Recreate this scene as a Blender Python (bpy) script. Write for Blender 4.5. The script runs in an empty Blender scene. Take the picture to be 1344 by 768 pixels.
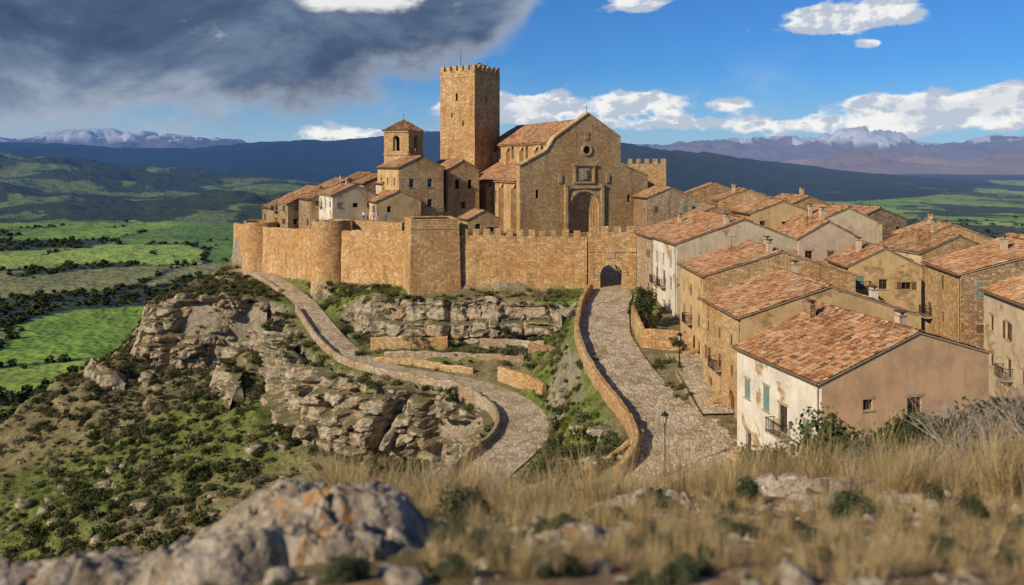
import bpy, math, random
import numpy as np
from mathutils import Vector, Matrix
from mathutils.geometry import delaunay_2d_cdt
random.seed(7); RNG=np.random.default_rng(7)
SC=bpy.context.scene
# ------------------------------------------------------------------ noise
def _h(ix,iy,iz,s):
    h=(ix.astype(np.int64)*374761393+iy.astype(np.int64)*668265263+iz.astype(np.int64)*2147483647+s*974634777)&0xffffffff
    h=((h^(h>>13))*1274126177)&0xffffffff
    h=((h^(h>>16))*2246822519)&0xffffffff
    return ((h^(h>>15))&0xffffff)/float(0xffffff)
def vn(x,y,z=0.0,s=0):
    x,y,z=np.broadcast_arrays(np.asarray(x,float),np.asarray(y,float),np.asarray(z,float))
    ix,iy,iz=np.floor(x),np.floor(y),np.floor(z)
    fx,fy,fz=x-ix,y-iy,z-iz
    fx=fx*fx*(3-2*fx);fy=fy*fy*(3-2*fy);fz=fz*fz*(3-2*fz)
    r=0
    for a in(0,1):
        for b in(0,1):
            for c in(0,1):
                r=r+_h(ix+a,iy+b,iz+c,s)*(fx if a else 1-fx)*(fy if b else 1-fy)*(fz if c else 1-fz)
    return r*2-1
def fbm(x,y,z=0.0,o=4,s=0,g=.5):
    a=1;t=0;n=0;f=1
    for i in range(o):
        t=t+a*vn(np.asarray(x)*f,np.asarray(y)*f,np.asarray(z)*f,s+i*17);n+=a;a*=g;f*=2.03
    return t/n
def worley(x,y,s=0):
    ix,iy=np.floor(x),np.floor(y);b1=np.full(x.shape,9.);b2=np.full(x.shape,9.);cid=np.zeros(x.shape)
    for a in(-1,0,1):
        for b in(-1,0,1):
            cx,cy=ix+a,iy+b;z=np.zeros_like(cx)
            px=cx+.1+.8*_h(cx,cy,z,s);py=cy+.1+.8*_h(cx,cy,z,s+5);d=np.hypot(px-x,py-y);r=_h(cx,cy,z,s+9)
            m=d<b1;b2=np.where(m,b1,np.minimum(b2,d));cid=np.where(m,r,cid);b1=np.where(m,d,b1)
    return b1,b2-b1,cid
def sst(a,b,x):
    t=np.clip((x-a)/(b-a),0,1);return t*t*(3-2*t)
# ------------------------------------------------------------------ materials
class M:
    def __init__(s,name,world=False):
        if world: s.m=world
        else:
            s.m=bpy.data.materials.new(name)
        s.m.use_nodes=True;s.t=s.m.node_tree;s.t.nodes.clear()
    def n(s,ty,inp=None,**kw):
        nd=s.t.nodes.new(ty)
        for k,v in kw.items(): setattr(nd,k,v)
        for k,v in (inp or {}).items():
            sk=nd.inputs[k]
            if isinstance(v,bpy.types.NodeSocket): s.t.links.new(v,sk)
            else: sk.default_value=v
        return nd
    def math(s,op,a,b=0.0,clamp=False,c=None):
        i={0:a,1:b}
        if c is not None:i[2]=c
        return s.n('ShaderNodeMath',i,operation=op,use_clamp=clamp).outputs[0]
    def ss(s,v,a,b):
        return s.n('ShaderNodeMapRange',{0:v,1:a,2:b,3:0.,4:1.},interpolation_type='SMOOTHSTEP').outputs[0]
    def mix(s,f,a,b,bl='MIX'):
        a=c4(a);b=c4(b)
        return s.n('ShaderNodeMix',{0:f,6:a,7:b},data_type='RGBA',blend_type=bl).outputs[2]
    def ramp(s,f,st,interp='LINEAR'):
        nd=s.n('ShaderNodeValToRGB',{0:f});cr=nd.color_ramp;cr.interpolation=interp
        while len(cr.elements)<len(st):cr.elements.new(.5)
        for e,(p,c) in zip(cr.elements,st):e.position=p;e.color=c4(c)
        return nd.outputs[0]
    def noise(s,v,sc,d=4,r=.55,dist=0.):
        return s.n('ShaderNodeTexNoise',{'Vector':v,'Scale':sc,'Detail':d,'Roughness':r,'Distortion':dist}).outputs[0]
    def noisec(s,v,sc,d=2):
        return s.n('ShaderNodeTexNoise',{'Vector':v,'Scale':sc,'Detail':d}).outputs[1]
    def map(s,v,scale=(1,1,1),loc=(0,0,0)):
        return s.n('ShaderNodeMapping',{0:v,1:loc,3:scale}).outputs[0]
    def obj(s): return s.n('ShaderNodeTexCoord').outputs['Object']
    def uv(s): return s.n('ShaderNodeTexCoord').outputs['UV']
    def pos(s): return s.n('ShaderNodeNewGeometry').outputs['Position']
    def attr(s,n,o=2): return s.n('ShaderNodeAttribute',attribute_name=n).outputs[o]
    def bump(s,h,st,d):
        return s.n('ShaderNodeBump',{'Height':h,'Strength':st,'Distance':d}).outputs[0]
    def fin(s,col,rough=.9,nrm=None,spec=.2,metal=0.):
        i={'Base Color':c4(col),'Roughness':rough,'Metallic':metal,'Specular IOR Level':spec}
        if nrm is not None:i['Normal']=nrm
        b=s.n('ShaderNodeBsdfPrincipled',i)
        s.n('ShaderNodeOutputMaterial',{0:b.outputs[0]});return s.m
def c4(c):
    if isinstance(c,tuple) and len(c)==3:return c+(1.,)
    return c
def sc(c,k): return tuple(min(1,x*k) for x in c)
def stone_mat(name,c1,c2,c3,su=2.5,sv=4.4,mort=(.30,.22,.14),mw=.05):
    m=M(name);uv=m.uv()
    d=m.n('ShaderNodeVectorMath',{0:m.noisec(uv,1.6,1),1:(.5,.5,.5)},operation='SUBTRACT').outputs[0]
    d=m.n('ShaderNodeVectorMath',{0:d,1:(.14,.10,0),2:uv},operation='MULTIPLY_ADD').outputs[0]
    v=m.map(d,(su,sv,1))
    cell=m.n('ShaderNodeTexVoronoi',{'Vector':v,'Scale':1.,'Randomness':.75},voronoi_dimensions='2D')
    edge=m.n('ShaderNodeTexVoronoi',{'Vector':v,'Scale':1.,'Randomness':.75},voronoi_dimensions='2D',feature='DISTANCE_TO_EDGE').outputs[0]
    r=m.n('ShaderNodeSeparateColor',{0:cell.outputs[1]}).outputs[0]
    col=m.ramp(r,[(0,c1),(.3,sc(c2,.88)),(.6,c2),(.85,c3),(1,sc(c3,1.12))])
    big=m.noise(uv,.16,4,.6)
    col=m.mix(m.ss(big,.38,.62),m.mix(1.,col,(1.12,1.08,1.02),'MULTIPLY'),m.mix(1.,col,(.98,.80,.62),'MULTIPLY'))
    streak=m.noise(m.map(uv,(1.1,.14,1)),.9,4,.65)
    col=m.mix(m.math('MULTIPLY',m.ss(streak,.5,.72),.75),col,m.mix(1.,col,(.48,.46,.43),'MULTIPLY'))
    fine=m.noise(uv,3.5,4,.75)
    col=m.mix(m.math('MULTIPLY',m.ss(fine,.52,.74),.5),col,sc(c1,.55))
    col=m.mix(m.math('MULTIPLY',m.ss(edge,mw*2.,mw*.3),.6),col,mort)
    h=m.math('ADD',m.ss(edge,0,mw*3),m.math('MULTIPLY',fine,.8))
    return m.fin(col,.93,m.bump(h,.8,.07))
def plaster_mat(name,c,stain=(.45,.36,.27),patch=None):
    m=M(name);uv=m.uv()
    a=m.noise(uv,.5,5,.65);b=m.noise(m.map(uv,(1.4,.18,1)),1.2,4,.65);f=m.noise(uv,7,3,.6)
    col=m.mix(m.ss(a,.35,.7),c,sc(c,.74))
    col=m.mix(m.math('MULTIPLY',m.ss(b,.48,.72),.6),col,stain)
    if patch:
        p=m.noise(uv,.32,5,.6,.4);v=m.map(uv,(2.4,4,1))
        r=m.n('ShaderNodeSeparateColor',{0:m.n('ShaderNodeTexVoronoi',{'Vector':v,'Scale':1.},voronoi_dimensions='2D').outputs[1]}).outputs[0]
        pc=m.ramp(r,[(0,sc(patch,.6)),(1,sc(patch,1.2))])
        col=m.mix(m.ss(p,.56,.59),col,pc)
    col=m.mix(m.math('MULTIPLY',m.ss(f,.5,.8),.35),col,sc(stain,.6))
    return m.fin(col,.92,m.bump(m.math('ADD',a,m.math('MULTIPLY',f,.3)),.5,.05))
def flat_mat(name,c,rough=.7,var=.35,sc_=3.,metal=0.,spec=.2):
    m=M(name);o=m.obj();a=m.noise(o,sc_,3,.6)
    return m.fin(m.mix(m.ss(a,.3,.75),c,sc(c,1-var)),rough,m.bump(a,.2,.02),spec,metal)
def wood_mat(name,c):
    m=M(name);uv=m.uv();a=m.noise(m.map(uv,(9,.8,1)),2,4,.6)
    w=m.ss(m.math('PINGPONG',m.n('ShaderNodeSeparateXYZ',{0:uv}).outputs[0],.09),.0,.012)
    col=m.mix(m.ss(a,.3,.7),c,sc(c,.5));col=m.mix(w,sc(c,.2),col)
    return m.fin(col,.75,m.bump(a,.3,.02))
def leaf_mat(name,st,trans=.25):
    m=M(name);r=m.attr('rnd');ir=m.n('ShaderNodeObjectInfo').outputs['Random']
    f=m.math('ADD',m.math('MULTIPLY',r,.6),m.math('MULTIPLY',ir,.4))
    col=m.ramp(f,st)
    d=m.n('ShaderNodeBsdfDiffuse',{0:col})
    if trans>0:
        t=m.n('ShaderNodeBsdfTranslucent',{0:col})
        d=m.n('ShaderNodeMixShader',{0:trans,1:d.outputs[0],2:t.outputs[0]})
    m.n('ShaderNodeOutputMaterial',{0:d.outputs[0]});return m.m
GOLD=stone_mat('golden_stone',(.36,.235,.115),(.49,.335,.165),(.57,.41,.22))
GOLD2=stone_mat('castle_stone',(.36,.23,.105),(.49,.32,.15),(.57,.39,.20),1.9,3.4,(.29,.20,.12),.045)
BROWN=stone_mat('brown_stone',(.20,.135,.08),(.31,.215,.13),(.40,.29,.18))
GREY=stone_mat('grey_stone',(.30,.245,.17),(.40,.33,.235),(.48,.41,.29),2.6,4.4)
ASH=stone_mat('ashlar_stone',(.42,.30,.16),(.50,.36,.195),(.56,.42,.24),1.2,2.4,(.32,.23,.13),.03)
WHITE=plaster_mat('white_plaster',(.68,.61,.49),(.46,.36,.25),(.42,.29,.16))
CREAM=plaster_mat('cream_plaster',(.58,.46,.30),(.38,.28,.17),(.40,.27,.15))
TAN=plaster_mat('tan_plaster',(.60,.38,.215),(.38,.255,.15))
OCHRE=plaster_mat('ochre_plaster',(.56,.385,.18),(.34,.23,.12),(.42,.27,.13))
PINK=plaster_mat('pink_plaster',(.58,.42,.29),(.4,.29,.18))
GLASS=flat_mat('window_glass',(.018,.02,.024),.15,.4,1.,0,.6)
FRAME=flat_mat('painted_frame',(.16,.09,.05),.6)
WOOD=wood_mat('door_wood',(.16,.085,.04))
SHUT=wood_mat('green_shutter',(.20,.30,.26))
SHUTB=wood_mat('brown_shutter',(.19,.10,.05))
IRON=flat_mat('black_iron',(.02,.02,.022),.5,.2,3,.6)
SILL=flat_mat('sill_stone',(.42,.31,.19),.9)
DARK=flat_mat('dark_interior',(.02,.016,.012),.95)
def tile_mat(name,k=1.,dark=0.):
    m=M(name);r=m.attr('rnd');o=m.obj();a=m.noise(o,.45,4,.65);b=m.noise(o,5,4,.75)
    col=m.ramp(r,[(0,sc((.15,.08,.04),k)),(.2,sc((.29,.13,.06),k)),(.42,sc((.43,.195,.085),k)),(.62,sc((.51,.265,.125),k)),(.82,sc((.58,.39,.22),k)),(1,sc((.40,.32,.22),k))])
    col=m.mix(m.math('MULTIPLY',m.ss(a,.42,.62),.55+dark),col,m.mix(1.,col,(.62,.64,.60),'MULTIPLY'))
    col=m.mix(m.math('MULTIPLY',m.ss(b,.56,.72),.65),col,sc((.44,.38,.26),k))
    col=m.mix(m.math('MULTIPLY',m.ss(b,.46,.32),.6),col,sc((.09,.06,.04),k))
    return m.fin(col,.9,m.bump(b,.35,.03))
TILE=tile_mat('clay_tiles');TILEW=tile_mat('weathered_tiles',.85,.25)
def cobble():
    m=M('cobblestone');uv=m.uv()
    v=m.n('ShaderNodeTexVoronoi',{'Vector':uv,'Scale':2.2},voronoi_dimensions='2D')
    e=m.n('ShaderNodeTexVoronoi',{'Vector':uv,'Scale':2.2},voronoi_dimensions='2D',feature='DISTANCE_TO_EDGE').outputs[0]
    r=m.n('ShaderNodeSeparateColor',{0:v.outputs[1]}).outputs[0]
    col=m.ramp(r,[(0,(.38,.29,.185)),(.5,(.56,.445,.30)),(1,(.68,.56,.40))])
    a=m.noise(uv,.3,4,.6);col=m.mix(m.ss(a,.42,.66),col,m.mix(1.,col,(.72,.68,.60),'MULTIPLY'))
    col=m.mix(m.math('MULTIPLY',m.ss(e,.10,.02),.8),col,(.20,.145,.085))
    col=m.mix(m.math('MULTIPLY',m.ss(m.noise(uv,.8,4,.7),.60,.7),.6),col,(.21,.19,.08))
    return m.fin(col,.9,m.bump(m.math('ADD',m.ss(e,0,.15),m.math('MULTIPLY',m.noise(uv,5,3,.6),.5)),.8,.08))
COB=cobble()
def rock_mat(name,near=False):
    m=M(name);p=m.pos()
    if near:
        a=m.noise(p,1.6,5,.65);b=m.noise(p,6,6,.75);f=m.noise(p,28,4,.75)
        col=m.ramp(b,[(.28,(.13,.10,.07)),(.42,(.29,.235,.165)),(.55,(.44,.365,.265)),(.72,(.58,.51,.39))])
        col=m.mix(m.math('MULTIPLY',m.ss(a,.46,.66),.6),col,(.24,.19,.13))
        col=m.mix(m.math('MULTIPLY',m.ss(f,.48,.34),.7),col,(.06,.052,.042))
        col=m.mix(m.math('MULTIPLY',m.ss(m.noise(p,7,5,.8),.58,.64),.75),col,(.62,.57,.47))
        col=m.mix(m.math('MULTIPLY',m.math('MULTIPLY',m.ss(m.noise(p,11,5,.8),.54,.58),m.ss(m.noise(p,1.3,3),.50,.60)),.85),col,(.44,.20,.045))
        return m.fin(col,.95,m.bump(m.math('ADD',b,m.math('MULTIPLY',f,.5)),1.,.05))
    a=m.noise(p,.22,4,.65);b=m.noise(m.map(p,(.45,.45,1.7)),1.1,5,.7);f=m.noise(p,4,3,.75);st=m.noise(m.map(p,(1.3,1.3,.12)),.9,3,.7)
    col=m.ramp(b,[(.28,(.15,.11,.075)),(.43,(.32,.25,.165)),(.57,(.47,.385,.265)),(.78,(.58,.50,.37))])
    col=m.mix(m.math('MULTIPLY',m.ss(a,.46,.62),.6),col,(.44,.27,.13))
    col=m.mix(m.math('MULTIPLY',m.ss(st,.50,.64),.7),col,(.145,.125,.10))
    col=m.mix(m.math('MULTIPLY',m.ss(f,.48,.32),.6),col,(.07,.055,.04))
    nz=m.n('ShaderNodeSeparateXYZ',{0:m.n('ShaderNodeNewGeometry').outputs['Normal']}).outputs[2]
    g=m.noise(p,.7,3,.7)
    col=m.mix(m.math('MULTIPLY',m.ss(m.math('ADD',nz,m.math('MULTIPLY',g,.8)),1.08,1.3),.9),col,(.13,.12,.05))
    return m.fin(col,.95,m.bump(m.math('ADD',b,m.math('MULTIPLY',f,.5)),1.,.3))
ROCK=rock_mat('limestone_cliff');ROCKN=rock_mat('lichen_limestone',True)
def terr_mat():
    m=M('hillside_ground');p=m.pos();g=m.attr('veg')
    a=m.noise(p,.09,4,.6);b=m.noise(p,.8,5,.72);f=m.noise(p,3.5,3,.75)
    dry=m.ramp(b,[(.28,(.08,.062,.03)),(.43,(.18,.145,.065)),(.57,(.27,.215,.105)),(.75,(.40,.32,.19))])
    grn=m.ramp(b,[(.28,(.06,.075,.02)),(.5,(.14,.165,.038)),(.72,(.24,.26,.065))])
    fac=m.ss(m.math('ADD',m.math('MULTIPLY',g,.8),m.math('MULTIPLY',m.math('ADD',a,b),.5)),.74,1.02)
    col=m.mix(fac,dry,grn)
    nz=m.n('ShaderNodeSeparateXYZ',{0:m.n('ShaderNodeNewGeometry').outputs['True Normal']}).outputs[2]
    rk=m.ramp(b,[(.3,(.15,.12,.085)),(.6,(.36,.29,.20))])
    col=m.mix(m.ss(m.math('ADD',nz,m.math('MULTIPLY',b,.3)),.74,.6),col,rk)
    col=m.mix(m.math('MULTIPLY',m.ss(f,.5,.34),.65),col,(.03,.03,.012))
    return m.fin(col,.95,m.bump(m.math('ADD',b,m.math('MULTIPLY',f,.5)),1.,.35))
TERR=terr_mat()
# ------------------------------------------------------------------ mesh helpers
def link(o,parent=None):
    SC.collection.objects.link(o)
    if parent is not None:o.parent=parent
    return o
def empty(name,loc=(0,0,0),rz=0.):
    e=bpy.data.objects.new(name,None);e.location=loc;e.rotation_euler=(0,0,rz);e.empty_display_size=.5;return link(e)
class MB:
    def __init__(s):s.v=[];s.f=[];s.m=[];s.mats=[];s.off=(random.uniform(0,50),random.uniform(0,50))
    def mi(s,mat):
        if mat not in s.mats:s.mats.append(mat)
        return s.mats.index(mat)
    def poly(s,pts,mat):
        i=len(s.v);s.v.extend([tuple(p) for p in pts]);s.f.append(tuple(range(i,i+len(pts))));s.m.append(s.mi(mat))
    def box(s,x0,x1,y0,y1,z0,z1,mat):
        s.ob((0,0),(1,0),x0,x1,z0,z1,-y1,-y0,mat)
    def ob(s,o,d,s0,s1,z0,z1,e0,e1,mat):
        n=(d[1],-d[0])
        P=lambda a,e,z:(o[0]+d[0]*a+n[0]*e,o[1]+d[1]*a+n[1]*e,z)
        i=len(s.v)
        s.v+= [P(s0,e0,z0),P(s1,e0,z0),P(s1,e1,z0),P(s0,e1,z0),P(s0,e0,z1),P(s1,e0,z1),P(s1,e1,z1),P(s0,e1,z1)]
        for f in((3,2,6,7),(2,1,5,6),(1,0,4,5),(0,3,7,4),(7,6,5,4),(0,1,2,3)):
            s.f.append(tuple(i+k for k in f));s.m.append(s.mi(mat))
    def tube(s,a,b,r0,r1,mat,n=6):
        a=Vector(a);b=Vector(b);d=(b-a).normalized();u=d.orthogonal().normalized();w=d.cross(u);i=len(s.v)
        for k in range(n):
            t=2*math.pi*k/n;q=u*math.cos(t)+w*math.sin(t);s.v.append(tuple(a+q*r0))
        for k in range(n):
            t=2*math.pi*k/n;q=u*math.cos(t)+w*math.sin(t);s.v.append(tuple(b+q*r1))
        for k in range(n):
            s.f.append((i+k,i+(k+1)%n,i+n+(k+1)%n,i+n+k));s.m.append(s.mi(mat))
        s.f.append(tuple(i+n+k for k in range(n)));s.m.append(s.mi(mat))
    def lathe(s,c,prof,mat,n=12):
        i=len(s.v)
        for r,z in prof:
            for k in range(n):
                t=2*math.pi*k/n;s.v.append((c[0]+r*math.cos(t),c[1]+r*math.sin(t),c[2]+z))
        for j in range(len(prof)-1):
            for k in range(n):
                s.f.append((i+j*n+k,i+j*n+(k+1)%n,i+(j+1)*n+(k+1)%n,i+(j+1)*n+k));s.m.append(s.mi(mat))
    def build(s,name,parent=None,smooth=False):
        if not s.f:return None
        me=bpy.data.meshes.new(name);me.from_pydata(s.v,[],s.f)
        for m in s.mats:me.materials.append(m)
        me.polygons.foreach_set('material_index',s.m)
        if smooth:me.polygons.foreach_set('use_smooth',[True]*len(s.f))
        auto_uv(me,s.off)
        return link(bpy.data.objects.new(name,me),parent)
def auto_uv(me,off=(0,0)):
    uvl=me.uv_layers.new(name='UVMap');nl=len(me.loops)
    vi=np.empty(nl,np.int32);me.loops.foreach_get('vertex_index',vi)
    co=np.empty(len(me.vertices)*3);me.vertices.foreach_get('co',co);co=co.reshape(-1,3)
    npo=len(me.polygons);nr=np.empty(npo*3);me.polygons.foreach_get('normal',nr);nr=nr.reshape(-1,3)
    lt=np.empty(npo,np.int32);me.polygons.foreach_get('loop_total',lt)
    nr=np.repeat(nr,lt,axis=0);p=co[vi]
    h=np.hypot(nr[:,0],nr[:,1])+1e-9;tx=-nr[:,1]/h;ty=nr[:,0]/h
    flat=np.abs(nr[:,2])>.8
    u=np.where(flat,p[:,0],p[:,0]*tx+p[:,1]*ty);v=np.where(flat,p[:,1],p[:,2])
    uvl.data.foreach_set('uv',np.stack([u+off[0],v+off[1]],1).ravel())
def np_mesh(name,V,F,mats,attrs=None,smooth=False,parent=None,uv=None,dolink=True):
    me=bpy.data.meshes.new(name);V=np.asarray(V,float);F=np.asarray(F,np.int32);k=F.shape[1]
    me.vertices.add(len(V));me.vertices.foreach_set('co',V.ravel())
    me.loops.add(F.size);me.loops.foreach_set('vertex_index',F.ravel())
    me.polygons.add(len(F));me.polygons.foreach_set('loop_start',np.arange(0,F.size,k,dtype=np.int32))
    me.polygons.foreach_set('use_smooth',np.full(len(F),smooth))
    me.update(calc_edges=True);me.validate()
    for m in mats:me.materials.append(m)
    for an,(dom,ty,arr) in (attrs or {}).items():
        a=me.attributes.new(an,ty,dom);a.data.foreach_set('color' if ty=='FLOAT_COLOR' else 'value',np.asarray(arr,np.float32).ravel())
    if uv is not None:
        l=me.uv_layers.new(name='UVMap');l.data.foreach_set('uv',np.asarray(uv)[F.ravel()].ravel())
    o=bpy.data.objects.new(name,me)
    if dolink:link(o,parent)
    return o
def gridF(nx,ny):
    i=np.arange(nx-1)[None,:]+np.arange(ny-1)[:,None]*nx
    return np.stack([i,i+1,i+nx+1,i+nx],-1).reshape(-1,4)
def resample(pts,step):
    P=np.array(pts,float);d=np.r_[0,np.cumsum(np.hypot(*np.diff(P[:,:2],axis=0).T))]
    n=max(2,int(d[-1]/step)+1);t=np.linspace(0,d[-1],n)
    return np.stack([np.interp(t,d,P[:,k]) for k in range(P.shape[1])],1)
def smoothline(pts,step,win=6.):
    Q=resample(pts,step);k=max(1,int(win/step));w=np.hanning(2*k+1+2)[1:-1];w/=w.sum()
    pad=np.concatenate([2*Q[:1]-Q[1:k+1][::-1],Q,2*Q[-1:]-Q[-k-1:-1][::-1]])
    return np.stack([np.convolve(pad[:,c],w,'valid') for c in range(Q.shape[1])],1)
def normals2(Q):
    t=np.gradient(Q[:,:2],axis=0);t/=np.hypot(t[:,0],t[:,1])[:,None]+1e-9
    return np.stack([-t[:,1],t[:,0]],1)
# ------------------------------------------------------------------ layout lines (metres; z relative to the eye point)
street=[(14.9,150,-17.2,2.4,2.4),(14.9,136,-18.8,2,2),(14.6,128,-19.0,2.9,3.),(12.9,120.6,-19.4,2.9,2.9),(10.9,104.8,-20.5,2.9,3.0),(11.2,93.3,-21.5,2.9,3.3),(12.3,84,-22.3,2.9,3.4),(13.8,76.7,-23,3.1,3.8),(13.6,70,-23.4,3,4.6),(11,64.5,-24,3,4.),(5,61,-25.2,2.6,2.6),(-1.5,60.5,-26.6,2.4,2.4)]
lower=[(-55.4,177,-21.4,2,2),(-48.5,170.5,-21.5,1.7,1.7),(-40.8,158,-22.2,1.6,1.7),(-34.8,147.2,-23.3,1.7,1.8),(-29.5,134.7,-24.6,1.8,1.9),(-25.4,126,-25.9,2,2),(-20.8,118.8,-26.8,2.1,2.1),(-15.2,115,-27.3,2.1,2.1),(-9,112.6,-27.6,2.2,2.2),(-3.5,108.8,-27.9,2.4,2.4),(0.3,101.6,-28,2.6,2.6),(1.6,94.7,-28,2.6,2.6),(1.0,88.2,-28,2.6,2.6),(-1.2,83,-28,2.5,2.5),(-2.9,79,-28.2,2.4,2.4),(-4.6,73.6,-28.5,2.3,2.3),(-5,66,-28,2.2,2.2),(-2.5,61.5,-27,2.2,2.2)]
SS=smoothline(street,1.,5.);LL=smoothline(lower,1.,5.)
NS=normals2(SS);NL=normals2(LL)
def off(Q,N,k):
    return np.c_[Q[:,:2]+N*np.asarray(k)[:,None],Q[:,2]]
CW=[(-60,190),(-51,178),(-31.5,154),(-12.5,140),(-8,137.5),(11.3,135)]
CL=[
 ([(-24.5,137.5,-20.6),(-18,132.2,-20.3),(-12,129.2,-20.0),(-4,128.2,-19.9),(2,127.5,-20.0),(7,126.3,-20.2)],[(-24.5,133.8,-26.6),(-17,128.5,-26.6),(-10,126.2,-26.3),(-4,125.4,-26.3),(2,124.7,-26),(7.2,123.2,-25)],21,.8,True),
 ([(-34.8,151.2,-20.4),(-31.5,149.4,-20.4),(-28,149.0,-20.4),(-25.5,145.5,-20.8)],[(-34.5,149.7,-23.4),(-31.8,147.2,-24),(-27.5,146,-24.2),(-24.5,142.5,-24)],33,.5,False),
 ([(-38.5,143,-24.4),(-36,134,-25.4),(-31.5,125.2,-26.2),(-25.2,115.8,-27.4),(-17.5,110.7,-27.9),(-10.5,108.5,-28.1),(-6,105.5,-28.2),(-3.4,101.3,-28.3),(-2.8,95,-28.4),(-3.7,88,-28.5)],
 [(-40.6,141.2,-31),(-38.4,132.2,-33.8),(-34,122.8,-36),(-27,112.8,-36.9),(-18.4,107.8,-37.3),(-11.6,105.6,-37.5),(-8.2,102.8,-37.3),(-6.2,99.4,-36.8),(-5.4,93.6,-35.8),(-6.2,86.6,-34.3)],45,1.25,True),
 ([(-64.5,156,-24.2),(-62,152.5,-23.4),(-56,149.8,-22.8),(-50,148.6,-22.6),(-45,149.4,-22.4),(-41,146,-23.2)],[(-67,152,-33.5),(-62.8,148.5,-34.3),(-56.8,146,-35.4),(-50,145,-35.4),(-44.6,145.9,-34.5),(-40.3,142.6,-31.8)],57,1.35,True),
 ([(-58,137.4,-36),(-52,135,-35.4),(-48,132.8,-36)],[(-58.9,134.8,-39.5),(-52.4,132.2,-39.8),(-48,130.2,-40)],61,.7,False),
 ([(-70,145.5,-32),(-66,143,-32.6),(-62,141,-34)],[(-71.4,142.6,-37),(-66.4,140,-38),(-62,138.3,-38.5)],67,.7,False),
 ([(-46,137.6,-30.5),(-43,134,-31),(-40,127,-32.5)],[(-47.4,135.2,-35.5),(-44.8,131.4,-36.5),(-42,125.2,-37.5)],71,.9,False)]
# ------------------------------------------------------------------ TIN terrain
pts=[];edges=[]
def line(ps):
    i=len(pts);pts.extend([tuple(map(float,p)) for p in ps]);edges.extend([(i+k,i+k+1) for k in range(len(ps)-1)])
def free(ps): pts.extend([tuple(map(float,p)) for p in ps])
def sub(Q,k,a=0,b=None): return Q[a:b:k,:3]
se=len(SS)-1
line(sub(off(SS,NS,SS[:,4]+.5),5,14,se-4));line(sub(off(SS,NS,-SS[:,3]-.7),5,14,se-2))
line(sub(off(LL,NL,LL[:,3]+.6),5,2,-12));line(sub(off(LL,NL,-LL[:,4]-.7),5,2,-6))
cwo=[];cwi=[]
cz=[-21.6,-21.3,-20.7,-20,-19.8,-19]
C=np.array(CW,float);CN=normals2(C)
for (x,y),n,z in zip(CW,CN,cz):
    cwo.append((x-n[0]*.75,y-n[1]*.75,z));cwi.append((x+n[0]*.6,y+n[1]*.6,-13))
line(cwo);line(cwi)
line([(12.,137,-18.9),(12,150,-17.3),(12,162,-13)]);line([(18.6,137,-18.9),(18.6,150,-17.2),(18.6,162,-13)])
line([(11.9,138,-13),(11.4,150,-13)])
CTOP=[]
for T_,B_,sd,am,tin in CL:
    T_=np.array(T_,float);B_=np.array(B_,float);N_=normals2(B_);N_=N_*np.sign(np.mean((N_*(B_-T_)[:,:2]).sum(1)))
    CTOP.append(resample(T_,1.5))
    if tin:
        line([(p[0]-n[0]*.9,p[1]-n[1]*.9,p[2]-.1) for p,n in zip(T_,N_)])
        line([(p[0]+n[0]*.35,p[1]+n[1]*.35,b[2]+.6) for p,n,b in zip(T_,N_,B_)])
        line([(b[0]+n[0]*1.2,b[1]+n[1]*1.2,b[2]+.3) for n,b in zip(N_,B_)])
CTOP=np.concatenate(CTOP)
line([(-17,120.6,-26),(-6,119.5,-26),(2,117,-25.8)]);line([(-17,120,-27.1),(-6,118.9,-27),(1.6,116.2,-26.9)])
free([(-62,165,-24),(-58,176,-21.8),(-68,172,-31),(-67.5,160,-30),(-71,146,-33.5),(-75,138,-38),(-77,127,-42.5),(-90,160,-58),(-95,128,-66),(-82,104,-57),(-50,122,-39.5),(-60,131,-39),(-45,100,-44),(-62,100,-49),(-63,115,-44.5),(-32,100,-41.5),
 (-30,80,-43),(-60,70,-52),(-18,92,-40),(-12,80,-35.5),(-20,60,-36),(-45,45,-36),(-10,48,-28),(5,50,-24.8),(14,54,-23.5),(25,50,-22),(45,50,-21),(28,38,-18.5),
 (-60,205,-30),(-30,222,-20),(0,232,-20),(40,225,-20),(90,205,-32),(115,150,-40),(0,270,-70),(100,260,-80),(-80,225,-75),(-45,195,-13.5),(-20,192,-13),(0,205,-13),(30,195,-13),(52,165,-14),(62,130,-16),(25,139,-15),(30,152,-13),
 (22,120,-19),(22,100,-20.8),(22,84,-22.3),(24,66,-23.3),(45,110,-18),(42,90,-20.4),(60,90,-19.5),(85,100,-19.5),(85,60,-21),(40,66,-21.5),
 (-40,26,-21),(-20,26,-14.8),(0,26,-14),(15,26,-14),(32,26,-14),(-20,12,-8),(0,12,-6.8),(15,12,-6.5),(30,12,-6),(-40,6,-14),(-20,0,-5),(0,0,-4.5),(20,0,-4.5),(60,20,-14),(-70,30,-48),(-90,0,-60),(80,0,-14),(-20,-30,-6),(20,-30,-6),
 (-260,-80,-152),(-260,60,-152),(-260,200,-152),(-260,380,-152),(0,380,-152),(260,380,-152),(260,200,-130),(260,60,-100),(260,-80,-80),(0,-80,-40),(-120,60,-92),(-135,140,-105),(-120,220,-115),(140,60,-40),(160,180,-85)])
P2=[Vector((p[0],p[1])) for p in pts]
ov,oe,of,oV,oE,oF=delaunay_2d_cdt(P2,edges,[],0,1e-4)
VZ=[]
A=np.array(pts)
for v,orig in zip(ov,oV):
    if orig: VZ.append(np.mean([pts[i][2] for i in orig]))
    else:
        d=np.hypot(A[:,0]-v.x,A[:,1]-v.y);j=np.argsort(d)[:3];w=1/(d[j]+.01);VZ.append(float((A[j,2]*w).sum()/w.sum()))
gx=np.r_[np.linspace(-260,-102,40),np.arange(-100,64,.6),np.linspace(66,260,50)]
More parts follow.
